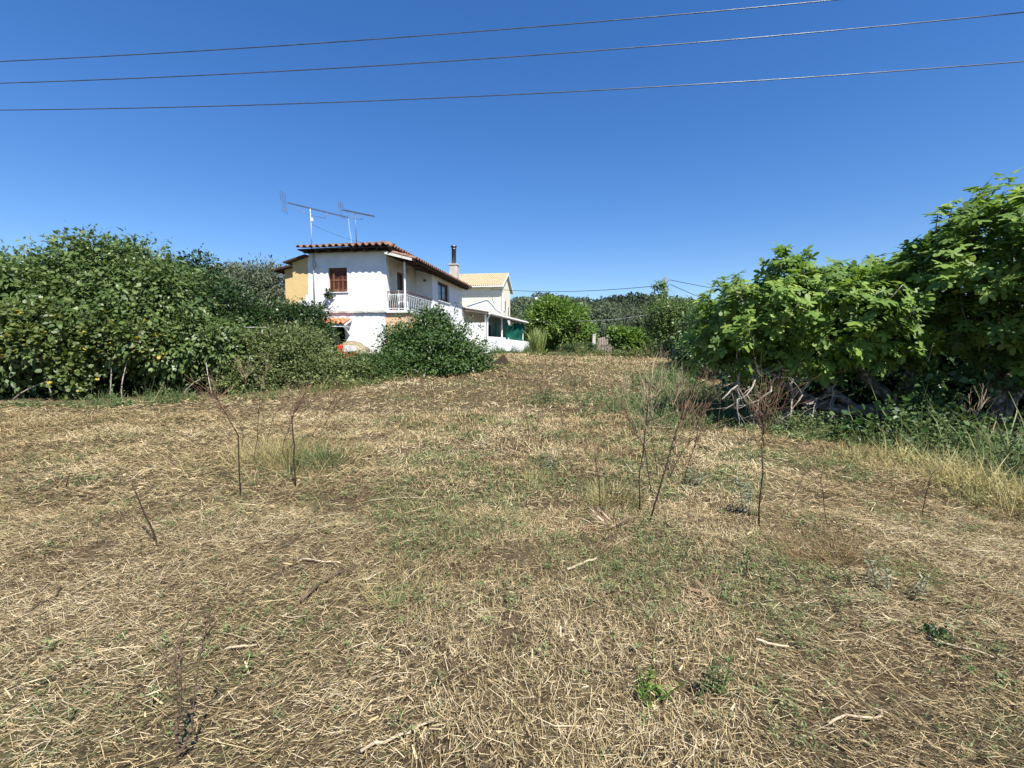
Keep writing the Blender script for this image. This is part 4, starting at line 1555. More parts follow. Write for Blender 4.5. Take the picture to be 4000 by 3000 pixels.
# loose shoots
r = np.random.default_rng(31)
SH = [((1640, 1330), (1510, 1325)), ((1700, 1260), (1715, 1185)), ((1750, 1290), (1790, 1190)), ((1600, 1330), (1560, 1230)), ((1840, 1370), (1900, 1330)), ((1860, 1400), (1935, 1380)), ((1790, 1320), (1850, 1230)), ((1640, 1300), (1600, 1215)), ((1690, 1250), (1660, 1205)), ((1850, 1350), (1880, 1270))]
for a, b in SH:
    p0 = P(*a, 18.6)
    p1 = P(*b, 18.6)
    k = 46
    s = r.random(k)[:, None]
    pp = p0 + (p1 - p0) * s + r.normal(size=(k, 3)) * .07
    lm = join(lm, (pp, unit((p1 - p0) * .6 + r.normal(size=(k, 3)) * .6 - np.array([0, 0, .3])), unit(r.normal(size=(k, 3)) * .5 + np.array([0, 0, 1])), r.uniform(.08, .13, k), r.random(k)))
lm = join(lm, shoots(bl, 130, .85, 24, .10, 217, .6, -.2, .06))
sh = tree('glossy_shrub', 'big dark glossy shrub with loose shoots in front of the balcony', 'shrub', P(1700, 1460, 18.5), bl, lm, SMALL, M_['shrub'], trunk=.06, seed=8)
m = MB()
sb = np.array(sh.location)
for a, b in SH:
    m.tube(wob(P(*a, 18.7) - sb, P(*b, 18.6) - sb, 5, .02, r), np.linspace(.012, .005, 5), 5)
m.build('shoot', M_['bark'], sh, True)
# leaning board at the foot of the shrub
bb = G(1960, 1428)
tag(MB().box((-.35, -.02, -.02), (.35, .02, .34), Matrix.Rotation(R(-35), 4, 'Y')).build('leaning_board', M_['darkwood'], None), 'dark weathered board leaning at the foot of the big glossy shrub', 'board').location = tuple(bb)

# ---- beyond the field
bl = [blob(2190, 1265, 46, 105, 80, 2.3), blob(2140, 1310, 46, 70, 55, 1.6), blob(2240, 1320, 45.5, 70, 50, 1.6), blob(2160, 1215, 46, 60, 42, 1.4), blob(2285, 1295, 45.8, 25, 40, .7), blob(2110, 1265, 46, 45, 65, 1.2)]
lm = foliage(bl, 2400, 10, .36, .23, 32, inner=3500, innersize=1.4, droop=.3)
lm = join(lm, shoots(bl, 60, .6, 14, .18, 218))
tree('round_tree', 'rounded bright green tree beside the clump of tall reeds', 'tree', P(2190, 1390, 46), bl, lm, OV, M_['bright'], trunk=.16, seed=9)
bl = [blob(2470, 1340, 40, 65, 40, 1.2), blob(2420, 1310, 40.5, 40, 22, .8), blob(2490, 1375, 39.5, 40, 25, .8), blob(2510, 1320, 40, 35, 25, .8)]
lm = foliage(bl, 1200, 8, .26, .19, 33, inner=1400, innersize=1.3)
tree('leafy_bush', 'bright leafy bush standing in front of the rusty fence', 'bush', P(2480, 1390, 40), bl, lm, ROUND, M_['bright'], trunk=.06, seed=10)
bl = [blob(2290, 1370, 39, 45, 22, .8), blob(2230, 1372, 39, 50, 18, .8)]
lm = foliage(bl, 500, 8, .2, .14, 34, inner=700)
tree('scrub_bush', 'low dull scrub at the foot of the rounded tree', 'bush', P(2270, 1390, 39), bl, lm, SMALL, M_['citrus'], trunk=0)
bl = [blob(2600, 1225, 29, 75, 50, 1.2), blob(2660, 1250, 28.5, 85, 60, 1.3), blob(2580, 1275, 29, 60, 45, 1), blob(2700, 1290, 28.5, 55, 45, 1), blob(2640, 1300, 28.3, 70, 35, 1)]
lm = foliage(bl, 1300, 7, .26, .13, 35, inner=900, innersize=1.3, lo=.5)
lm = lm[:4] + (lm[4] * .85 + .1,)
lm = join(lm, shoots(bl, 50, .7, 14, .13, 219))
tree('slender_tree', 'sparse olive-green tree with pale forked trunk at the field edge', 'tree', P(2632, 1420, 28), bl, lm, OV, M_['mulb'], trunk=.12, bark='figbark', seed=11)
bl = [blob(2760, 1290, 23, 75, 90, 1.3), blob(2850, 1280, 22, 90, 90, 1.3), blob(2720, 1370, 22, 80, 70, 1.1), blob(2820, 1390, 20, 120, 70, 1.1), blob(2690, 1240, 31, 110, 60, 1.6), blob(2670, 1365, 31, 70, 40, 1.2), blob(2720, 1400, 26, 70, 35, 1.0), blob(2580, 1370, 36, 60, 30, 1.2)]
lm = foliage(bl, 2300, 8, .22, .14, 36, inner=3500, innersize=1.4)
tree('hedgerow_tree', 'dense dark tree filling the gap between slender tree and fig', 'tree', P(2800, 1480, 21), bl, lm, SMALL, M_['shrub'], trunk=.1, seed=12)
# olive trees one can tell apart, beyond the fence
for k, (u, v, Y, rr, lab) in enumerate([(2350, 1255, 58, 60, 'olive tree just beyond the rusty fence, over the white gatepost'), (2440, 1240, 64, 70, 'olive tree beyond the leafy bush, with open pale crown'), (2530, 1270, 56, 55, 'darker olive tree beyond the fence beside the slender tree'), (2060, 1270, 60, 60, 'olive tree between porch roof and rounded tree'), (2320, 1310, 52, 45, 'low olive tree directly behind the wooden gate'), (2400, 1305, 50, 45, 'low spreading olive tree behind the rusty picket fence')]):
    bl = [blob(u, v, Y, rr, rr * .62, rr * Y / FPX), blob(u - rr * .5, v + rr * .4, Y, rr * .7, rr * .5), blob(u + rr * .5, v + rr * .45, Y, rr * .7, rr * .5), blob(u + rr * .2, v - rr * .35, Y, rr * .5, rr * .4)]
    lm = foliage(bl, 420, 8, .5, .28, 60 + k, inner=700, innersize=1.5, lo=.6)
    tree('olive_tree', lab, 'tree', (bl[0][0][0], Y), bl, lm, SMALLN if k % 2 else SMALL, M_['olivefar'], 'olive trees beyond the fence', trunk=.2, seed=20 + k)

# reeds
rp = P(2098, 1390, 34)
rb = np.array([rp[0], rp[1], float(gz(rp[0], rp[1]))])
t = thing('reed_clump', 'clump of tall pale green reeds at the end of the white garden wall', 'reeds', rb)
r = np.random.default_rng(40)
k = 420
a = r.uniform(0, 2 * math.pi, k)
q = r.random(k) ** .6
d = np.stack([np.cos(a) * q * .55, np.sin(a) * q * .55, np.ones(k)], -1)
pos = np.stack([np.cos(a) * q * .35, np.sin(a) * q * .35, r.uniform(0, .5, k)], -1)
leafmesh('blades', (pos, d, unit(np.stack([np.cos(a), np.sin(a), np.full(k, .4)], -1) + .3 * r.normal(size=(k, 3))), r.uniform(.8, 1.55, k), r.random(k)), (BLADE[0] * np.array([.035, 1, 2.2]), BLADE[1]), M_['reed'], t)

# ---- fence and gate at the far edge
fa, fb = P(2310, 1388, 42), P(2460, 1390, 42)
fz = float(gz(fa[0], fa[1]))
fe = thing('picket_fence', 'rusty metal picket fence across the far edge of the field', 'fence', (fa[0], fa[1], fz))
FL = float(np.linalg.norm((fb - fa)[:2]))
MB().beam((0, 0, .15), (FL, 0, .15), .03, .03).build('rail', M_['redtwig'], fe)
MB().beam((0, 0, .62), (FL, 0, .62), .03, .03).build('rail', M_['redtwig'], fe)
pk = MB().box((-.012, -.03, 0), (.012, -.016, .74)).mesh('picket', M_['redtwig'])
for xx in np.arange(.05, FL, .11):
    link(bpy.data.objects.new('picket', pk), fe).location = (xx, 0, 0)
ga, gb = P(2330, 1360, 45), P(2445, 1360, 45)
gzv = float(gz(ga[0], ga[1]))
gt = thing('wooden_gate', 'weathered brown paling gate with slanting top behind the rusty fence', 'gate', (ga[0], ga[1], gzv))
GL = gb[0] - ga[0]
n = 17
for k in range(n):
    x0 = GL * k / n
    h_ = 1.35 + .55 * k / n
    MB().box((x0, 0, .05), (x0 + GL / n * .72, .03, h_)).build('paling', M_['greywood'], gt)
MB().beam((0, .05, 1.2), (GL, .05, 1.75), .04, .09).build('rail', M_['greywood'], gt)
MB().beam((0, .05, .4), (GL, .05, .4), .04, .09).build('rail', M_['greywood'], gt)
gp = P(2319, 1352, 44)
gpo = MB().box((-.14, -.14, 0), (.14, .14, 1.62)).box((-.17, -.17, 1.62), (.17, .17, 1.69)).build('gate_post', M_['weathered'], None, bevel=.02)
gpo.location = (gp[0], gp[1], gzv)
tag(gpo, 'whitewashed masonry gatepost beside the brown paling gate', 'post')

# ---- pole with vine, and cables
pp = P(2598, 1083, 34)
pb = np.array([pp[0], pp[1], float(gz(pp[0], pp[1]))])
pole = thing('utility_pole', 'wooden utility pole smothered by climbing vine behind the slender tree', 'pole', pb)
H = pp[2] - pb[2]
MB().tube([(0, 0, -.2), (0, 0, H)], [.12, .085], 10).build('shaft', M_['bark'], pole, True)
m = MB()
m.tube([(.08, 0, H - .45), (.30, 0, H - .18), (.42, 0, H - .2)], .018, 6)
m.tube([(.08, 0, H - .75), (.33, 0, H - .5), (.42, 0, H - .52)], .018, 6)
m.build('bracket', M_['cable'], pole)
vb = [(pb + np.array([-.1, -.1, H - 1.0]), np.array([.28, .25, .75])), (pb + np.array([-.45, -.05, H - .55]), np.array([.4, .25, .28])), (pb + np.array([0, -.1, H - 2.2]), np.array([.35, .3, .8])), (pb + np.array([0.05, -.1, H - 3.4]), np.array([.45, .35, .8]))]
lm = foliage(vb, 330, 6, .14, .13, 41, droop=.7, lo=.5)
vt = thing('climbing_vine', 'light green vine climbing the utility pole', 'vine', pb + np.array([0, -.1, 0]))
leafmesh('foliage', rel(lm, vt.location), OV, M_['bright'], vt)
MB().tube(wob((0, 0, 0), (-.1, 0, H - .6), 9, .06, np.random.default_rng(2)), .02, 6).build('stem', M_['bark'], vt, True)


def cable(name, a, b, sag, rad, m, label, cat='cable', group=None, n=40):
    a = np.array(a, float)
    b = np.array(b, float)
    pts = [a + (b - a) * t - np.array([0, 0, 4 * sag * t * (1 - t)]) for t in np.linspace(0, 1, n)]
    o = MB().tube(pts, rad, 6).build(name, m, None, True)
    return tag(o, label, cat, group)


top = pb + np.array([0, 0, H])
cable('service_cable', top + np.array([-.1, 0, -.55]), P(1915, 1128, 46), .35, .022, M_['cable'], 'black service cable strung from vine-clad pole to cream house gable')
cable('service_cable', top + np.array([.42, 0, -.2]), P(3350, 1180, 60), .5, .020, M_['cable'], 'upper black cable leaving the vine-clad pole towards the fig tree')
cable('service_cable', top + np.array([.42, 0, -.52]), P(3050, 1260, 52), .3, .020, M_['cable'], 'lower black cable leaving the vine-clad pole towards the fig tree')
cable('service_cable', P(2250, 1254, 39), P(2545, 1226, 39),     .15, .009, M_['pipe'], 'pale thin line strung in front of the olive trees')
cable('service_cable', P(2045, 1240, 43), P(2180, 1262, 39), .1, .016, M_['cable'], 'short dark line from porch roof into the rounded tree')
cable('stay_wire', top + np.array([.1, 0, -.6]), P(2690, 1215, 34), .0, .007, M_['cable'], 'thin stay wire slanting down from vine-clad pole', 'wire')
# the far pole behind the olive tree
fp = P(940, 1037, 60)
fo = thing('utility_pole', 'distant bare utility pole with crossarm above the grey green olive tree', 'pole', (fp[0], fp[1], .9))
H2 = fp[2] - .9
MB().tube([(0, 0, -.2), (0, 0, H2)], [.16, .12], 8).build('shaft', M_['bark'], fo, True)
MB().beam((-.7, 0, H2 - .35), (.7, 0, H2 - .35), .1, .12).build('crossarm', M_['bark'], fo)
cable('service_cable', fp + np.array([.6, 0, -.25]), P(1250, 1110, 58), .6, .03, M_['cable'], 'dark cable from the distant pole towards the white house')
cable('service_cable', fp + np.array([-.6, 0, -.25]), P(600, 1150, 62), .6, .03, M_['cable'], 'dark cable from the distant pole down behind the hedge tree')

# ---- three overhead lines
def overhead(pa, pb_, pm, ya, yb, label):
    """parabola through three sightings, run on past the frame"""
    A = P(pa[0], pa[1], ya)
    B = P(pb_[0], pb_[1], yb)
    # mid sighting fixes the sag
    t0, t1 = 0, 1
    best = None
    for t in np.linspace(0, 1, 400):
        q = A + (B - A) * t
        u = 2000 + FPX * q[0] / (q[1] * math.cos(PITCH) - (q[2] - 1.6) * math.sin(PITCH))
        if best is None or abs(u - pm[0]) < best[0]:
            best = (abs(u - pm[0]), t, q)
    t = best[1]
    want = P(pm[0], pm[1], best[2][1])[2]
    c = (best[2][2] - want) / (t * (1 - t))
    pts = []
    for t in np.linspace(-.9, 1.6, 90):
        q = A + (B - A) * t
        pts.append(q - np.array([0, 0, c * t * (1 - t)]))
    o = MB().tube(pts, .011, 6).build('overhead_line', M_['wire'], None, True)
    tag(o, label, 'power line', 'overhead power lines')


overhead((0, 240), (3260, 0), (1800, 128), 12.9, 11.0, 'highest of three bare conductors crossing the blue sky')
overhead((0, 325), (4000, 48), (2000, 222), 13.0, 10.9, 'middle of three bare conductors crossing the blue sky')
overhead((0, 430), (4000, 240), (2000, 370), 13.1, 10.8, 'lowest of three bare conductors crossing the blue sky')

# ================================================================== FIG TREES
def fig(name, label, base, blobs, ntip, per, size, seed, m, limbs, parts=300, inner=800):
    base = np.array([base[0], base[1], float(gz(base[0], base[1]))])
    t = thing(name, label, 'tree', base, 0, 'fig trees at the field edge')
    L, tips, shoots = rosettes(blobs, ntip, per, size, seed)
    r = np.random.default_rng(seed)
    p = volume(blobs, inner, r)
    k = len(p)
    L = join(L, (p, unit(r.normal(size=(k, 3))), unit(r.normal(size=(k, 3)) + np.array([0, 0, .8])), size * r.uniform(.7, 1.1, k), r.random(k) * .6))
    if parts:
        idx = pick_visible(L, parts, 34)
        leafparts(L, idx, FIG, m, t)
        keep = np.ones(len(L[0]), bool)
        keep[idx] = False
        L = sub(L, keep)
    leafmesh('crown', rel(L, base), FIG, m, t)
    mb = MB()
    for a in range(0, len(tips), 2):
        c, s = tips[a], shoots[a]
        q = c - s * .45
        mb.tube([q - base, (q + c) / 2 - base + r.normal(size=3) * .03, c - base], [.009, .008, .006], 5)
    mb.build('twigs', M_['figbark'], t, True)['kind'] = 'stuff'
    for (pts, r0, r1) in limbs:
        pts = [np.array(q) for q in pts]
        full = [wob(pts[i], pts[i + 1], 5, .02, r)[(0 if i == 0 else 1):] for i in range(len(pts) - 1)]
        full = np.concatenate(full) - base
        MB().tube(full, np.linspace(r0, r1, len(full)), 8).build('limb' if r0 < .12 else 'trunk', M_['figbark'], t, True)
    return t


FB = P(3560, 1640, 8.9)
FB[2] = gz(FB[0], FB[1]) - .05
bl = [blob(3010, 1230, 9.2, 240, 150, 1.0), blob(3290, 1250, 9.0, 230, 170, 1.1), blob(2850, 1270, 9.6, 120, 120, .8), blob(3050, 1060, 9.4, 75, 70, .5), blob(3170, 1120, 9.7, 130, 80, .8), blob(3460, 1330, 8.7, 140, 80, .7), blob(3500, 1180, 9.3, 190, 130, .9), blob(2900, 1370, 9.3, 130, 70, .6), blob(3150, 1380, 9.0, 170, 60, .7)]
limbs = [([FB, P(3480, 1560, 9.0), P(3360, 1450, 9.1), P(3250, 1300, 9.2)], .14, .07), ([P(3500, 1600, 8.9), P(3250, 1600, 9.1), P(3050, 1500, 9.3), P(2950, 1330, 9.4)], .13, .05), ([P(3330, 1590, 9.0), P(3200, 1480, 9.3), P(3120, 1300, 9.5), P(3060, 1080, 9.5)], .08, .03), ([FB, P(3560, 1450, 9.1), P(3520, 1250, 9.3)], .11, .05), ([P(3180, 1420, 9.3), P(3000, 1300, 9.4), P(2850, 1250, 9.6)], .04, .02)]
fig1 = fig('fig_tree', 'low spreading fig tree with pale leaning trunk and bare lower branches', FB, bl, 430, 10, .22, 51, M_['fig'], limbs)
# dead lower branches
r = np.random.default_rng(12)
fb = np.array(fig1.location)
DB = [((3180, 1420), (3120, 1560), 3.2), ((3050, 1430), (2960, 1600), 2.5), ((3240, 1560), (3060, 1660), 2.5), ((3100, 1450), (3080, 1650), 2.5), ((3260, 1480), (3240, 1640), 2.2), ((3000, 1440), (2880, 1560), 2), ((2900, 1440), (2820, 1560), 2), ((3300, 1550), (3150, 1580), 2)]
for a, b, k in DB:
    p0 = P(*a, 8.9) - fb
    p1 = P(*b, 8.4) - fb
    m = MB()
    pts = wob(p0, p1, 7, .05, r)
    m.tube(pts, np.linspace(.022, .010, 7), 6)
    for j in range(5):
        i = r.integers(1, 7)
        twig(m, pts[i], unit(p1 - p0) + r.normal(size=3) * .6, r.uniform(.2, .5), .010, 1, r, .6, 4, 4, -.05, 2)
    m.build('dead_branch', M_['deadwood'], fig1, True)

FB2 = P(3900, 1650, 8.6)
bl = [blob(3740, 1090, 8.4, 210, 150, 1.0), blob(3900, 960, 8.2, 180, 150, 1.1), blob(4080, 870, 8.0, 210, 160, 1.2), blob(3650, 1010, 8.6, 120, 80, .7), blob(3880, 1230, 8.2, 200, 110, .9), blob(4150, 1100, 8.0, 240, 300, 1.2), blob(4020, 1380, 8.2, 160, 90, .8), blob(4400, 1000, 7.5, 260, 320, 1.3), (np.array([8.7, 6.9, 3.0]), np.array([1.15, 1.1, .9])), (np.array([9.4, 5.6, 2.9]), np.array([1.3, 1.2, 1.0])), (np.array([8.1, 7.9, 3.2]), np.array([1.0, .9, .8]))]  # last three blobs added mostly out of frame to shade the thicket
limbs = [([FB2, P(3880, 1400, 8.6), P(3800, 1150, 8.5), P(3740, 1050, 8.5)], .13, .04), ([FB2, P(3960, 1300, 8.5), P(3930, 950, 8.3)], .10, .04), ([FB2, P(4100, 1300, 8.2), P(4100, 850, 8.1)], .10, .04)]
fig2 = fig('fig_tree', 'tallest fig tree, its dense crown standing above the low spreading fig', FB2, bl, 640, 10, .22, 52, M_['fig'], limbs)
bl = [blob(3230, 1110, 14, 120, 60, 1.0), blob(3380, 1100, 14, 120, 70, 1.0), blob(3120, 1150, 14, 80, 50, .8), blob(3300, 1200, 13.5, 250, 100, 1.2), blob(3500, 1150, 13.5, 150, 110, 1.2)]
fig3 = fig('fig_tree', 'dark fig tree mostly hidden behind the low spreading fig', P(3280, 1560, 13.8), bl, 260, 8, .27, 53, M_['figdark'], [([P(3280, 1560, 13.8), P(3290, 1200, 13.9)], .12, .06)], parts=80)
# deep shaded thicket under the figs
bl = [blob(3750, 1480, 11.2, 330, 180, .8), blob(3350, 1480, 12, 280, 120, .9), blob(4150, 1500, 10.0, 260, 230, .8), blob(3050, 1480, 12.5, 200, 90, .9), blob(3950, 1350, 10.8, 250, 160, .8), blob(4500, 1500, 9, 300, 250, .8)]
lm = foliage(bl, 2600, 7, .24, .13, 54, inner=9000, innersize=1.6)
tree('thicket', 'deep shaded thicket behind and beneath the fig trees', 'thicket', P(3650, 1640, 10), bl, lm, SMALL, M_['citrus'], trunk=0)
# sunlit creepers in front of the shade
bl = [blob(3640, 1520, 8.2, 80, 90, .4), blob(3560, 1620, 7.6, 100, 60, .4), blob(3850, 1480, 8.0, 130, 50, .35), blob(3700, 1660, 7.2, 150, 60, .4), blob(3420, 1670, 7.7, 150, 50, .4)]
lm = foliage(bl, 230, 6, .16, .08, 55, droop=.2, lo=.3)
tree('creeper', 'loose sunlit creeper with small round leaves under the fig trees', 'creeper', P(3600, 1760, 7.7), bl, lm, ROUND, M_['shrub'], trunk=.012, seed=13)

# ---- weeds at the foot of the figs (nobody could count them)
def weedband(name, path, n, hgt, wid, size, m, seed, label, shape=SMALL, up=1.0, blades=.35):
    """leaves in loose upright plants, with thin grass blades between them"""
    r = np.random.default_rng(seed)
    path = np.array(path)
    npl = max(20, n // 26)
    s = r.random(npl) * (len(path) - 1)
    i = np.minimum(s.astype(int), len(path) - 2)
    f = (s - i)[:, None]
    p = path[i] * (1 - f) + path[i + 1] * f
    d = unit(path[i + 1] - path[i])
    nrm = np.stack([-d[:, 1], d[:, 0]], -1)
    off = r.normal(size=npl) * wid * .5
    pxy = p + nrm * off[:, None]
    hp_ = hgt * (.15 + 1.3 * vnoise(pxy[:, 0], pxy[:, 1], .6, seed) ** 1.5) * np.exp(-(off / wid) ** 2 * 1.2) * r.uniform(.5, 1.4, npl)
    tone = vnoise(pxy[:, 0], pxy[:, 1], .8, seed + 9) * .6 + r.random(npl) * .4
    k = r.integers(0, npl, n)
    t = r.random(n)
    lean = r.normal(size=(npl, 2)) * .25
    xy = pxy[k] + lean[k] * (t * hp_[k])[:, None] + r.normal(size=(n, 2)) * (.04 + .25 * hp_[k] * (1 - .5 * t))[:, None] * .5
    z = gz(xy[:, 0], xy[:, 1]) + .01 + hp_[k] * t
    pos = np.stack([xy[:, 0], xy[:, 1], z], -1)
    ax = unit(r.normal(size=(n, 3)) * np.array([1, 1, .5]) + np.array([0, 0, .5 * up]))
    nr = unit(r.normal(size=(n, 3)) * .6 + np.array([0, -.2, .8]))
    L = (pos, ax, nr, size * r.uniform(.4, 1.4, n), (.5 * tone[k] + .5 * r.random(n)).clip(0, 1))
    nb = int(n * blades)
    k = r.integers(0, npl, nb)
    xy = pxy[k] + r.normal(size=(nb, 2)) * .12
    pos = np.stack([xy[:, 0], xy[:, 1], gz(xy[:, 0], xy[:, 1])], -1)
    ax = unit(np.concatenate([r.normal(size=(nb, 2)) * .5, np.ones((nb, 1))], 1))
    Lb = (pos, ax, unit(r.normal(size=(nb, 3))), (hp_[k] * 1.1 + .12) * r.uniform(.5, 1.3, nb), (.55 + .45 * r.random(nb)))
    V1, F1, _ = leafarrays(*L[:4], shape)
    V2, F2, _ = leafarrays(*Lb[:4], (BLADE[0] * np.array([.016, 1, 1.3]), BLADE[1]))
    V = np.concatenate([V1, V2])
    F = np.concatenate([F1, F2 + len(V1)])
    o = link(bpy.data.objects.new(name, npmesh(name, V, F, m, np.concatenate([np.repeat(L[4], len(shape[0])), np.repeat(Lb[4], 8)]), True)))
    return tag(o, label, 'weeds', kind='stuff')


def gp2(*pts):
    return [G(u, v)[:2] for u, v in pts]


weedband('weeds', gp2((2820, 1640), (3050, 1690), (3300, 1730), (3600, 1770), (3850, 1820), (4050, 1880), (4300, 1950)), 15000, .50, .8, .055, M_['weed'], 61, 'band of low green weeds along the foot of the fig trees', blades=.10)
weedband('verge_grass', gp2((3250, 1780), (3500, 1830), (3750, 1890), (4000, 1980), (4200, 2060)), 2500, .32, .5, .04, M_['drygrass'], 68, 'yellowing grass along the edge of the weeds under the figs', blades=1.1)
weedband('tall_weeds', gp2((2560, 1475), (2620, 1520), (2690, 1570), (2770, 1630)), 18000, .55, 1.4, .07, M_['weed'], 62, 'tall tangled grey green weeds below the slender tree', blades=.12)
weedband('weeds', gp2((2360, 1560), (2480, 1610), (2600, 1650), (2720, 1690)), 6000, .40, 1.1, .05, M_['weed'], 63, 'thin grey green weeds spreading into the straw from the tall weeds', blades=.2)
weedband('hedge_foot_weeds', gp2((-200, 1610), (200, 1592), (500, 1585), (800, 1570)), 3000, .34, .5, .06, M_['weed'], 64, 'low green weeds along the foot of the tall hedge')
weedband('hedge_foot_weeds', gp2((900, 1565), (1150, 1550), (1400, 1512), (1650, 1470), (1900, 1440)), 4000, .26, .4, .05, M_['bramble'], 65, 'dusty weeds along the foot of the bramble hedge')
weedband('wall_foot_weeds', [(pn[0] + .1, pn[1] - .6), (pn[0] + 1.2, pn[1] + 4.5), (pn[0] + 2.6, pn[1] + 9.5), (pf[0] + .3, pf[1] + .5)], 5000, .55, .5, .10, M_['shrub'], 66, 'low green plants along the foot of the white porch wall')
weedband('far_weeds', gp2((2080, 1392), (2200, 1393), (2330, 1393), (2460, 1396), (2560, 1400)), 5000, .7, .8, .12, M_['bramble'], 67, 'dry brownish weeds along the far edge of the field')


def tuft(u, v, n, rad, hgt, m, seed, label, name='grass_tuft', shape=NARROW, size=.2, wid=1.0, spread=.5, cat='plant'):
    b = G(u, v)
    r = np.random.default_rng(seed)
    a = r.uniform(0, 2 * math.pi, n)
    q = np.abs(r.normal(size=n)) * .55
    x, y = np.cos(a) * q * rad, np.sin(a) * q * rad
    # uneven: small sub-clumps inside the tuft
    cl = r.normal(size=(max(4, n // 40), 2)) * rad * .5
    pick = r.integers(0, len(cl), n)
    mixk = r.random(n) < .6
    x = np.where(mixk, cl[pick, 0] + r.normal(size=n) * rad * .10, x)
    y = np.where(mixk, cl[pick, 1] + r.normal(size=n) * rad * .10, y)
    q = np.hypot(x, y) / rad
    a = np.arctan2(y, x) + r.normal(size=n) * .6
    z = gz(b[0] + x, b[1] + y) - b[2]
    lean = spread * r.random(n) ** .7 * 1.6
    d = np.stack([np.cos(a) * lean + r.normal(size=n) * .3, np.sin(a) * lean + r.normal(size=n) * .3, np.ones(n) * .8], -1)
    sz = size * r.uniform(.3, 1.35, n) * np.exp(-q * .5)
    if size < hgt * .5 or shape is OV:
        z = z + r.random(n) ** 1.3 * hgt * np.exp(-q * q)
        d = r.normal(size=(n, 3)) + np.array([0, 0, .6])
    t = thing(name, label, cat, b)
    leafmesh('blades', (np.stack([x, y, z], -1), unit(d), unit(np.stack([-np.sin(a), np.cos(a), np.full(n, .3)], -1) + .6 * r.normal(size=(n, 3))), sz, r.random(n)), (shape[0] * np.array([wid, 1, 1]), shape[1]), m, t)
    return t


def spire(u, v, k, hgt, m, seed, label, name, leaf=.05):
    """a few upright leafy stems"""
    b = G(u, v)
    r = np.random.default_rng(seed)
    t = thing(name, label, 'plant', b)
    st = MB()
    Ls = []
    for i in range(k):
        f = r.normal(size=2) * .05
        g = f + r.normal(size=2) * hgt * .22
        H_ = hgt * r.uniform(.55, 1.1)
        pts = [np.array([f[0], f[1], -.01]), np.array([(f[0] + g[0]) / 2 + .01, (f[1] + g[1]) / 2, H_ * .5]), np.array([g[0], g[1], H_])]
        st.tube(pts, [.004, .003, .0015], 4)
        n = int(34 * H_ / .3)
        s_ = r.random(n)
        p = pts[0] + (pts[2] - pts[0]) * s_[:, None]
        aa = r.uniform(0, 6.28, n)
        d = np.stack([np.cos(aa), np.sin(aa), r.uniform(.1, .9, n)], -1)
        Ls.append((p, unit(d), unit(np.stack([-np.cos(aa) * .5, -np.sin(aa) * .5, np.ones(n)], -1)), leaf * r.uniform(.6, 1.3, n) * (1.15 - .6 * s_), r.random(n)))
    st.build('stem', m, t)
    for me_ in [t.children[0].data]:
        at = me_.attributes.new('rnd', 'FLOAT', 'POINT')
        at.data.foreach_set('value', np.full(len(me_.vertices), .5, np.float32))
    leafmesh('foliage', join(*Ls), NARROW, m, t)


tuft(2130, 1580, 1500, .8, .36, M_['weed'], 71, 'dense round mat of green weed on the straw slope', 'weed_mat', OV, .06)
tuft(2250, 1510, 500, .7, .28, M_['weed'], 72, 'smaller dull weed mat above the dense green one', 'weed_mat', OV, .055)
tuft(1110, 1800, 1500, 1.0, .2, M_['drygrass'], 73, 'yellowish grass around the foot of the leaning dead stalks', 'grass_patch', BLADE, .34, 0.022, .35)
tuft(1270, 1810, 700, .5, .4, M_['weed'], 74, 'greenish grass tuft beside the tallest dead stalks', 'grass_patch', BLADE, .30, 0.02, .35)
tuft(2080, 1880, 200, .22, .2, M_['drygrass'], 75, 'small fine grass tuft below the thin stalks in the middle of the field', 'grass_tuft', BLADE, .18, 0.022, .5)
tuft(1600, 2330, 260, .30, .2, M_['drygrass'], 76, 'wispy yellow grass tuft beside the pale broken sticks', 'grass_tuft', BLADE, .20, 0.016, .6)
tuft(2380, 1960, 500, .40, .2, M_['drygrass'], 175, 'wispy grass behind the dry rosette of long leaves', 'grass_tuft', BLADE, .26, 0.018, .5)
spire(2530, 2740, 5, .20, M_['bright'], 77, 'fresh light green seedling in the foreground straw', 'seedling', .05)
spire(2830, 2730, 6, .22, M_['weed'], 78, 'pair of green feathery weeds in the foreground straw', 'seedling', .045)
spire(3530, 2340, 4, .26, M_['sage'], 79, 'silvery thistle with bluish leaves on the straw', 'thistle', .06)
spire(2900, 2010, 3, .36, M_['sage'], 80, 'silvery thistle beside the tall bare stalk', 'thistle', .08)
spire(2160, 1840, 3, .34, M_['sage'], 81, 'silvery thistle beside the thin stalks in the middle of the field', 'thistle', .08)
spire(2700, 1900, 6, .22, M_['sage'], 82, 'low spreading silvery thistle beyond the cluster of dead stalks', 'thistle', .08)
tuft(3250, 2190, 900, .6, .3, M_['russetgrass'], 83, 'bushy mound of fine rusty dry weed', 'dry_mound', BLADE, .24, 0.013, .8)
tuft(2400, 2050, 130, .20, .1, M_['dryleaf'], 84, 'rosette of long dry leaves at the foot of the forked dead stalks', 'dry_rosette', BLADE, .22, .06, 2.6)
tuft(2800, 2340, 160, .17, .1, M_['dryleaf'], 85, 'rosette of long brown leaves at the foot of the slanting stalk', 'dry_rosette', BLADE, .16, .065, 2.8)
tuft(400, 1870, 240, .8, .06, M_['weed'], 86, 'faint green flush of low weeds in the straw', 'weed_mat', OV, .045)
tuft(2050, 1640, 260, .5, .10, M_['weed'], 87, 'flat small weed mat just below the dense green one', 'weed_mat', OV, .05)

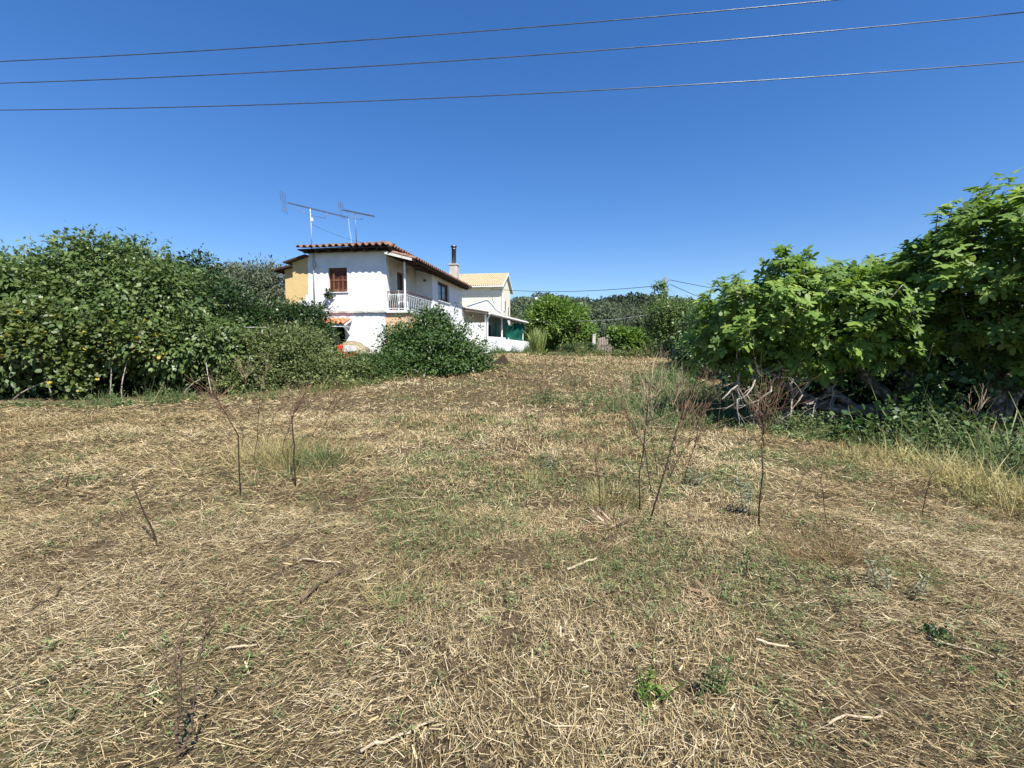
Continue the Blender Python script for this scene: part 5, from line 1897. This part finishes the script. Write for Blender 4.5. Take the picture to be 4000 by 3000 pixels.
# ---- dead stalks
def stalk(u, v, pts, label, r0=.010, top='redtwig', fan=3, tl=.35, seed=1, depth=1, sm='stalk', seeds=0):
    b = G(u, v)
    r = np.random.default_rng(seed)
    t = thing('dead_stalk', label, 'dead stalk', b, 0, 'dead weed stalks in the field')
    p = [np.zeros(3)] + [P(a, c, b[1] + o) - b for a, c, o in pts]
    full = np.concatenate([wob(p[i], p[i + 1], 4, .004, r)[(0 if i == 0 else 1):] for i in range(len(p) - 1)])
    full[0][2] -= .03
    MB().tube(full, np.linspace(r0 * .75, r0 * .4, len(full)), 6).build('stem', M_[sm], t, True)
    d = unit(full[-1] - full[-3])
    m = MB()
    for k in range(fan * 3 if tl > .2 else fan):
        i = len(full) - 1 - int(r.integers(0, max(1, min(4, len(full) - 2))))
        twig(m, full[i], d + r.normal(size=3) * .45, tl * r.uniform(.5, 1.15), max(.003, r0 * .35), depth, r, .5, 5, 4, .2, 3)
    if fan:
        m.build('twigs', M_[top], t, True)
    # knots and dry bracts along the stem
    kn = MB()
    for k in range(int(6 + 10 * np.linalg.norm(full[-1]))):
        i = r.integers(1, len(full))
        q = full[i] + (full[i - 1] - full[i]) * r.random()
        e = q + unit(r.normal(size=3) + np.array([0, 0, .8])) * r.uniform(.012, .03)
        kn.tube([q, e], [.004, .0015], 4)
    kn.build('bracts', M_[top], t)['kind'] = 'stuff'
    if seeds:
        sdm = MB()
        vs = np.array([v.co for v in t.children[1].data.vertices]) if fan else full
        for q in vs[r.integers(0, len(vs), seeds)]:
            k_ = r.uniform(.005, .009)
            sdm.lathe([(.001, -k_), (k_ * .8, -k_ * .5), (k_, .0), (k_ * .7, k_ * .6), (.001, k_)], tuple(q + r.normal(size=3) * .004), 6)
        sdm.build('seed_heads', M_[top], t)['kind'] = 'stuff'
    return t


stalk(940, 1945, [(930, 1700, .05), (885, 1620, .1), (850, 1560, .1)], 'tall dead stalk with kinked stem and forked top near the yellowish grass', fan=4, seed=1)
stalk(960, 1720, [(935, 1660, .1), (860, 1590, .2)], 'shorter dead stalk bowing towards the hedge behind the kinked one', .008, fan=3, seed=2)
stalk(1155, 1905, [(1150, 1740, .02), (1140, 1635, .05), (1160, 1580, .1)], 'straightest dark dead stalk with reddish twiggy head', .012, fan=6, tl=.4, seed=3)
stalk(1095, 1800, [(1110, 1720, .02), (1140, 1640, .05)], 'dark dead stalk leaning into the head of the straightest one', .009, fan=3, seed=4)
stalk(985, 1830, [(1005, 1720, .05), (1015, 1560, .1)], 'thin russet stalk rising from the yellowish grass', .007, fan=4, seed=5, top='redtwig')
stalk(1040, 1730, [(1070, 1620, .1), (1100, 1590, .1)], 'small curved russet stalk between the thicker ones', .006, fan=3, seed=6)
stalk(1210, 1720, [(1260, 1630, .1), (1310, 1550, .2)], 'slender dead stalk leaning away from the hedge with fine branches', .006, fan=6, tl=.45, seed=7)
stalk(1250, 1700, [(1290, 1620, .1), (1330, 1560, .2)], 'second slender leaning stalk with fine brown branches', .006, fan=5, tl=.4, seed=8)
stalk(618, 2138, [(570, 2020, .0), (515, 1890, .05)], 'lone thick bare stick leaning out of the straw', .011, fan=0, seed=9)
stalk(255, 1912, [(272, 1848, .0)], 'short dark stub of cut stalk in the pale straw', .009, fan=0, seed=10)
stalk(225, 1910, [(205, 1850, .0)], 'thin pale stub of cut stalk beside the dark one', .005, fan=0, seed=11)
stalk(695, 2998, [(690, 2850, .0), (705, 2690, .0), (705, 2500, .02)], 'brown branching dead weed with knobby seed heads in the foreground', .008, fan=6, tl=.16, seed=12, top='brownstalk', sm='brownstalk', seeds=60)
stalk(700, 2990, [(750, 2850, .0), (775, 2600, .02), (805, 2420, .02)], 'darker wavy stem beside the knobby foreground weed', .0045, fan=4, tl=.1, seed=13, top='brownstalk', sm='brownstalk', seeds=50)
stalk(2348, 2020, [(2340, 1880, .0), (2325, 1790, .05)], 'dark bare stalk with thin broken top beside the dry rosette', .008, fan=2, tl=.3, seed=14)
stalk(2500, 1995, [(2500, 1830, .0), (2515, 1740, .05), (2540, 1500, .1)], 'upright dark stalk forking high with a pale twiggy head', .010, fan=5, tl=.45, seed=15, top='paletwig')
stalk(2538, 2035, [(2590, 1860, .0), (2620, 1760, .1), (2660, 1640, .15)], 'thick dark stalk slanting up from the dry rosette', .012, fan=4, tl=.4, seed=16)
stalk(2545, 1930, [(2520, 1760, .1), (2440, 1600, .2)], 'crooked dark stalk leaning towards the middle of the field', .008, fan=4, tl=.4, seed=17)
stalk(2610, 1870, [(2690, 1730, .1), (2740, 1620, .15)], 'thin slanting stalk leaning towards the fig tree', .007, fan=4, tl=.35, seed=18)
stalk(2670, 1880, [(2710, 1750, .05), (2735, 1650, .1)], 'dark slanting stalk nearest to the silvery thistle', .008, fan=4, tl=.4, seed=19)
stalk(2570, 1860, [(2545, 1700, .05), (2550, 1560, .1)], 'pale dry stalk rising behind the forked ones', .007, fan=5, tl=.4, seed=20, top='paletwig')
stalk(2235, 1860, [(2215, 1740, .05), (2195, 1640, .1)], 'thin dark stalk in the straw between thistle and weeds', .006, fan=3, tl=.25, seed=21)
stalk(2060, 1780, [(2065, 1680, .05), (2055, 1620, .1)], 'first of three thin wiry stalks in the middle of the field', .006, fan=2, tl=.3, seed=22)
stalk(2085, 1790, [(2100, 1650, .05), (2120, 1480, .1)], 'tallest of three thin wiry stalks in the middle of the field', .006, fan=4, tl=.5, seed=23)
stalk(2115, 1750, [(2118, 1600, .05), (2150, 1440, .1)], 'feathery topped one of three thin wiry stalks in the middle of the field', .006, fan=4, tl=.5, seed=24)
stalk(2965, 2058, [(2980, 1850, .0), (2975, 1730, .05)], 'tall straight dark stalk standing alone in front of the fig', .010, fan=0, tl=.4, seed=25)
stalk(2985, 1765, [(2980, 1700, .0), (2985, 1600, .05)], 'fan of dead russet branches in front of the fig trunk', .012, fan=11, tl=.75, seed=26, depth=1)
stalk(2895, 2275, [(3000, 2100, .1), (3100, 1950, .15), (3160, 1810, .2)], 'long brown stalk slanting across the straw from the brown rosette', .006, fan=2, tl=.12, seed=27, top='brownstalk', sm='brownstalk')
stalk(3250, 2160, [(3225, 2020, .05), (3205, 1880, .1)], 'thin rusty stalk rising from the bushy dry mound', .005, fan=3, tl=.2, seed=28)
stalk(3600, 2020, [(3620, 1920, .0), (3640, 1850, .0)], 'thin dark stalk in the swathe of straw below the weeds', .006, fan=2, tl=.15, seed=29)
stalk(960, 1590, [(960, 1500, .1), (945, 1430, .2)], 'pale dead weed with knobbly spires at the bramble hedge foot', .009, fan=4, tl=.45, seed=30, top='paletwig')
stalk(1020, 1600, [(1030, 1520, .1), (1035, 1450, .2)], 'second pale dead weed with knobbly spires at the bramble hedge foot', .009, fan=3, tl=.45, seed=31, top='paletwig')
stalk(2420, 1640, [(2430, 1560, .1), (2440, 1500, .2)], 'pale dry umbel weed between the tall weeds and the green mat', .008, fan=6, tl=.55, seed=32, top='paletwig')
stalk(2560, 1640, [(2570, 1560, .1), (2590, 1470, .2)], 'pale dry umbel weed among the tall grey green weeds', .008, fan=6, tl=.6, seed=33, top='paletwig')
stalk(2700, 1660, [(2700, 1560, .1), (2720, 1480, .2)], 'pale dry umbel weed at the edge of the fig shade', .008, fan=6, tl=.6, seed=34, top='redtwig')
VEIL = ['pale wiry umbel weed beside the small dull weed mat', 'brown wiry umbel weed behind the forked dark stalks', 'tall pale umbel weed in front of the tall grey green weeds', 'brown wiry umbel weed before the bare lower fig branches', 'pale umbel weed inside the tall weeds near the fig crown', 'short brown umbel weed just beyond the dense green mat', 'short pale umbel weed at the tip of the tall weeds', 'brown umbel weed in the shade edge of the fig tree']
for j, (u_, v_, h_) in enumerate([(2330, 1640, 190), (2480, 1690, 230), (2640, 1720, 240), (2800, 1690, 200), (2760, 1600, 170), (2240, 1620, 150), (2540, 1560, 140), (2860, 1620, 150)]):
    stalk(u_, v_, [(u_ + (-12, 14)[j % 2], v_ - h_ * .55, .05), (u_ + (20, -16)[j % 2], v_ - h_, .1)], VEIL[j], .006, fan=5, tl=.4, seed=140 + j, top=('paletwig', 'brownstalk')[j % 2], sm='brownstalk')
stalk(3740, 1790, [(3770, 1700, .1), (3830, 1590, .2)], 'grey bare branch rising out of weeds before the dark thicket', .012, fan=5, tl=.4, seed=35, top='paletwig')
stalk(1420, 1640, [(1440, 1560, .05)], 'low wiry stalk in the bare straw below the bramble hedge', .005, fan=2, tl=.15, seed=36)

# ---- fallen sticks
def stick(p0, p1, r0, m, label, fork=False):
    a = G(*p0)
    b = G(*p1)
    r = np.random.default_rng(int(p0[0] + p1[1]))
    c = wob(a, b, 7, .012, r)
    c[:, 2] = gz(c[:, 0], c[:, 1]) + r0 + .012 + .01 * r.random(7)
    base = c[0].copy()
    mb = MB()
    mb.tube(c - base, np.linspace(r0, r0 * .7, 7), 6)
    if fork:
        i = 5
        e = c[i] - base + np.array([.12, .06, .03])
        mb.tube([c[i] - base, e], [r0 * .6, r0 * .4], 5)
    o = mb.build('fallen_stick', M_[m], None, True)
    o.location = tuple(base)
    tag(o, label, 'stick', 'fallen sticks on the straw')


stick((1410, 2995), (1695, 2855), .007, 'stick', 'long bleached stick lying on the foreground straw')
stick((1175, 2375), (1340, 2245), .011, 'darkstick', 'thick forked brown stick lying on the straw', True)
stick((1400, 2290), (1500, 2240), .006, 'stick', 'thin pale stick near the thick forked one')
stick((880, 2565), (1005, 2545), .007, 'stick', 'short pinkish bark strip on the pale straw')
stick((1105, 2430), (1165, 2405), .006, 'stick', 'stubby pale stick beside the thick forked one')
stick((2215, 2245), (2330, 2195), .010, 'stick', 'split pale cane lying in the middle of the field')
stick((3625, 2515), (3880, 2590), .006, 'stick', 'white bent twig lying beside the dark tuft that stands in for shadow')
stick((3235, 2865), (3440, 2810), .006, 'stick', 'pale straight stem lying in the near straw')
stick((1010, 2150), (1100, 2095), .007, 'darkstick', 'dark broken twig on bare trodden straw')
stick((1440, 1965), (1700, 1955), .005, 'stick', 'thin long stem lying across the field')
stick((2950, 2520), (3080, 2560), .008, 'stick', 'curled strip of pale bark in the near straw')
stick((60, 2440), (240, 2310), .007, 'darkstick', 'dark stem half buried in matted straw')
stick((1950, 1475), (2060, 1465), .03, 'darkstick', 'dark log lying on the slope below the porch')
stick((1180, 2205), (1330, 2210), .007, 'stick', 'dull stem lying flat near the dark broken twig')
tuft(3665, 2510, 170, .10, .06, M_['citrus'], 88, 'dark leaf tuft standing in for a shadowed gap beside the white bent twig', 'shadow_tuft', OV, .035)  # dark leaves put here in place of a black shadowed gap

# ================================================================== STRAW (nobody could count it)
def straw(name, n, y0, y1, lmin, lmax, wfac, lift, seed, label, power=1.0, upright=.2, simple=False):
    r = np.random.default_rng(seed)
    y = y0 + (y1 - y0) * r.random(n * 2) ** power
    half = y * 1.14 + .6
    # keep the spread even over the area
    keep = r.random(n * 2) < half / half.max()
    y = y[keep]
    half = half[keep]
    x = r.uniform(-1, 1, len(y)) * half
    left = -14.2 + (y - 13) * .0
    ok = (x < 6.2 + .12 * y) & (x > -15.5)
    ok &= ~((y > 12.6 + .25 * (x + 13)) & (x < -7) & (y > 12.8))
    x, y = x[ok][:n], y[ok][:n]
    n = len(x)
    bare = vnoise(x, y, .9, 91) * .6 + vnoise(x, y, .35, 92) * .4
    k2 = r.random(n) < np.clip((bare - .16) * 7, .35, 1)
    x, y = x[k2], y[k2]
    n = len(x)
    z = gz(x, y)
    # swathes: straw lies in streams on the sides, every way in the middle
    flow = np.where(x < -.25 * y, R(25), np.where(x > .55 * y, R(155), R(95)))
    loose = np.where((x < -.25 * y) | (x > .55 * y), .55, 1.5)
    a = flow + r.normal(size=n) * loose + np.where(r.random(n) < .5, math.pi, 0)
    grn = vnoise(x, y, 1.1, 93) * .5 + vnoise(x, y, .4, 94) * .5
    gmask = np.clip((grn - .42) * 2.6, .05, .52) * np.where((x < -.3 * y), .45, 1.0)
    isg = r.random(n) < gmask
    lum = (vnoise(x, y, .7, 95) * .28 + r.random(n) ** 1.05 * .78) * (.80 + .45 * vnoise(x, y, 1.7, 97))
    rnd = np.where(isg, .72 + .28 * r.random(n), np.minimum(lum, 1) * .70)
    L = lmin + (lmax - lmin) * r.random(n) ** 2.2
    L = np.where(isg, L * .6, L)
    wd = wfac * (.6 + .8 * r.random(n)) * np.maximum(1, y / 3.2) ** .85
    tilt = np.abs(r.normal(size=n)) * np.where(isg, .55, upright) + .02
    stub = r.random(n) < .13
    tilt = np.where(stub, r.uniform(.7, 1.45, n), tilt)
    L = np.where(stub, np.minimum(L, .05 + .004 * y), L)
    d = np.stack([np.cos(a) * np.cos(tilt), np.sin(a) * np.cos(tilt), np.sin(tilt)], -1)
    s = unit(np.stack([-np.sin(a), np.cos(a), r.normal(size=n) * .5], -1)) * wd[:, None] * .5
    p0 = np.stack([x, y, z + lift * r.random(n) ** 1.3 * (.25 + 2.6 * vnoise(x, y, .22, 96) ** 2.5) * (~stub) + .002], -1)
    bend = np.stack([np.zeros(n), np.zeros(n), -.18 * L * (tilt < .5)], -1) * np.abs(r.normal(size=(n, 1))) * .4
    sw = np.stack([-np.sin(a), np.cos(a), np.zeros(n)], -1) * (L * r.normal(size=n) * .12)[:, None]
    p1 = p0 + d * L[:, None] * .5 + sw
    p2 = p0 + d * L[:, None] + bend
    p2[:, 2] = np.maximum(p2[:, 2], gz(p2[:, 0], p2[:, 1]) + .001)
    if simple:
        V = np.stack([p0 - s * .8, p0 + s * .8, p2 + s * .45, p2 - s * .45], 1).reshape(-1, 3)
        F = (np.arange(n) * 4)[:, None] + np.array([0, 1, 2, 3])
    else:
        V = np.stack([p0 - s * .8, p0 + s * .8, p1 - s, p1 + s, p2 - s * .35, p2 + s * .35], 1).reshape(-1, 3)
        b = (np.arange(n) * 6)[:, None]
        F = np.concatenate([b + np.array([0, 1, 3, 2]), b + np.array([2, 3, 5, 4])])
    rnd = np.repeat(rnd, len(V) // n)
    o = link(bpy.data.objects.new(name, npmesh(name, V, F, M_['straw'], rnd, False)))
    tag(o, label, 'straw', kind='stuff')


straw('dry_straw', 240000, 1.5, 4.6, .010, .08, .0030, .035, 101, 'matted cut straw and grass over the near ground', 1.0, .45, True)
straw('long_straw', 9000, 1.5, 7, .08, .30, .0026, .05, 105, 'scattered longer straw stems over the near ground', 1.0, .15)
straw('dry_straw', 205000, 4.4, 11, .03, .15, .0046, .05, 102, 'matted cut straw spread over the middle of the field', .9, .45, True)
straw('dry_straw', 340000, 10.5, 34, .05, .19, .0062, .07, 103, 'pale cut straw lying on the far slope of the field', .85, .30, True)
straw('leaf_litter', 9000, 1.5, 9, .02, .07, .012, .03, 106, 'curled chips of bark and dead leaf scattered over the straw', 1.0, .25, True)


def ground_weeds(n, y0, y1, seed, label):
    """tiny rosettes where the field is greening"""
    r = np.random.default_rng(seed)
    y = y0 + (y1 - y0) * r.random(n * 6) ** .8
    x = r.uniform(-1, 1, n * 6) * (y * 1.12 + .4)
    g = vnoise(x, y, 1.1, 93) * .5 + vnoise(x, y, .4, 94) * .5
    p_ = np.clip((g - .36) * 1.3, .03, .30) * np.where(x < -.3 * y, .3, 1)
    ok = (r.random(n * 6) < p_) & (x < 5.5 + .1 * y)
    x, y = x[ok][:n], y[ok][:n]
    k = np.repeat(np.arange(len(x)), 12)
    m = len(k)
    a = r.uniform(0, 6.283, m)
    h_ = r.uniform(.01, .075, len(x))
    t_ = r.random(m)
    px_ = x[k] + np.cos(a) * .012 + r.normal(size=m) * .012
    py_ = y[k] + np.sin(a) * .012 + r.normal(size=m) * .012
    pos = np.stack([px_, py_, gz(px_, py_) + .012 + h_[k] * t_], -1)
    ax = unit(np.stack([np.cos(a), np.sin(a), r.uniform(.1, .9, m)], -1))
    nr = unit(np.stack([-np.cos(a) * .4, -np.sin(a) * .4, np.ones(m)], -1) + .3 * r.normal(size=(m, 3)))
    tone = r.random(len(x))
    sz_ = r.uniform(.010, .030, m) * np.maximum(1, y[k] / 5)
    o = leafmesh('ground_weeds', (pos, ax, nr, sz_, (.35 + .4 * tone[k] + .25 * r.random(m))), SMALLN if seed % 2 else SMALL, M_['weed'], None)
    tag(o, label, 'weeds', kind='stuff')


ground_weeds(4200, 1.7, 7.0, 201, 'narrow leaved weeds sprouting in the green flushes of the straw')
ground_weeds(2600, 2.0, 10, 202, 'small broad leaved weeds sprouting in the green flushes of the straw')
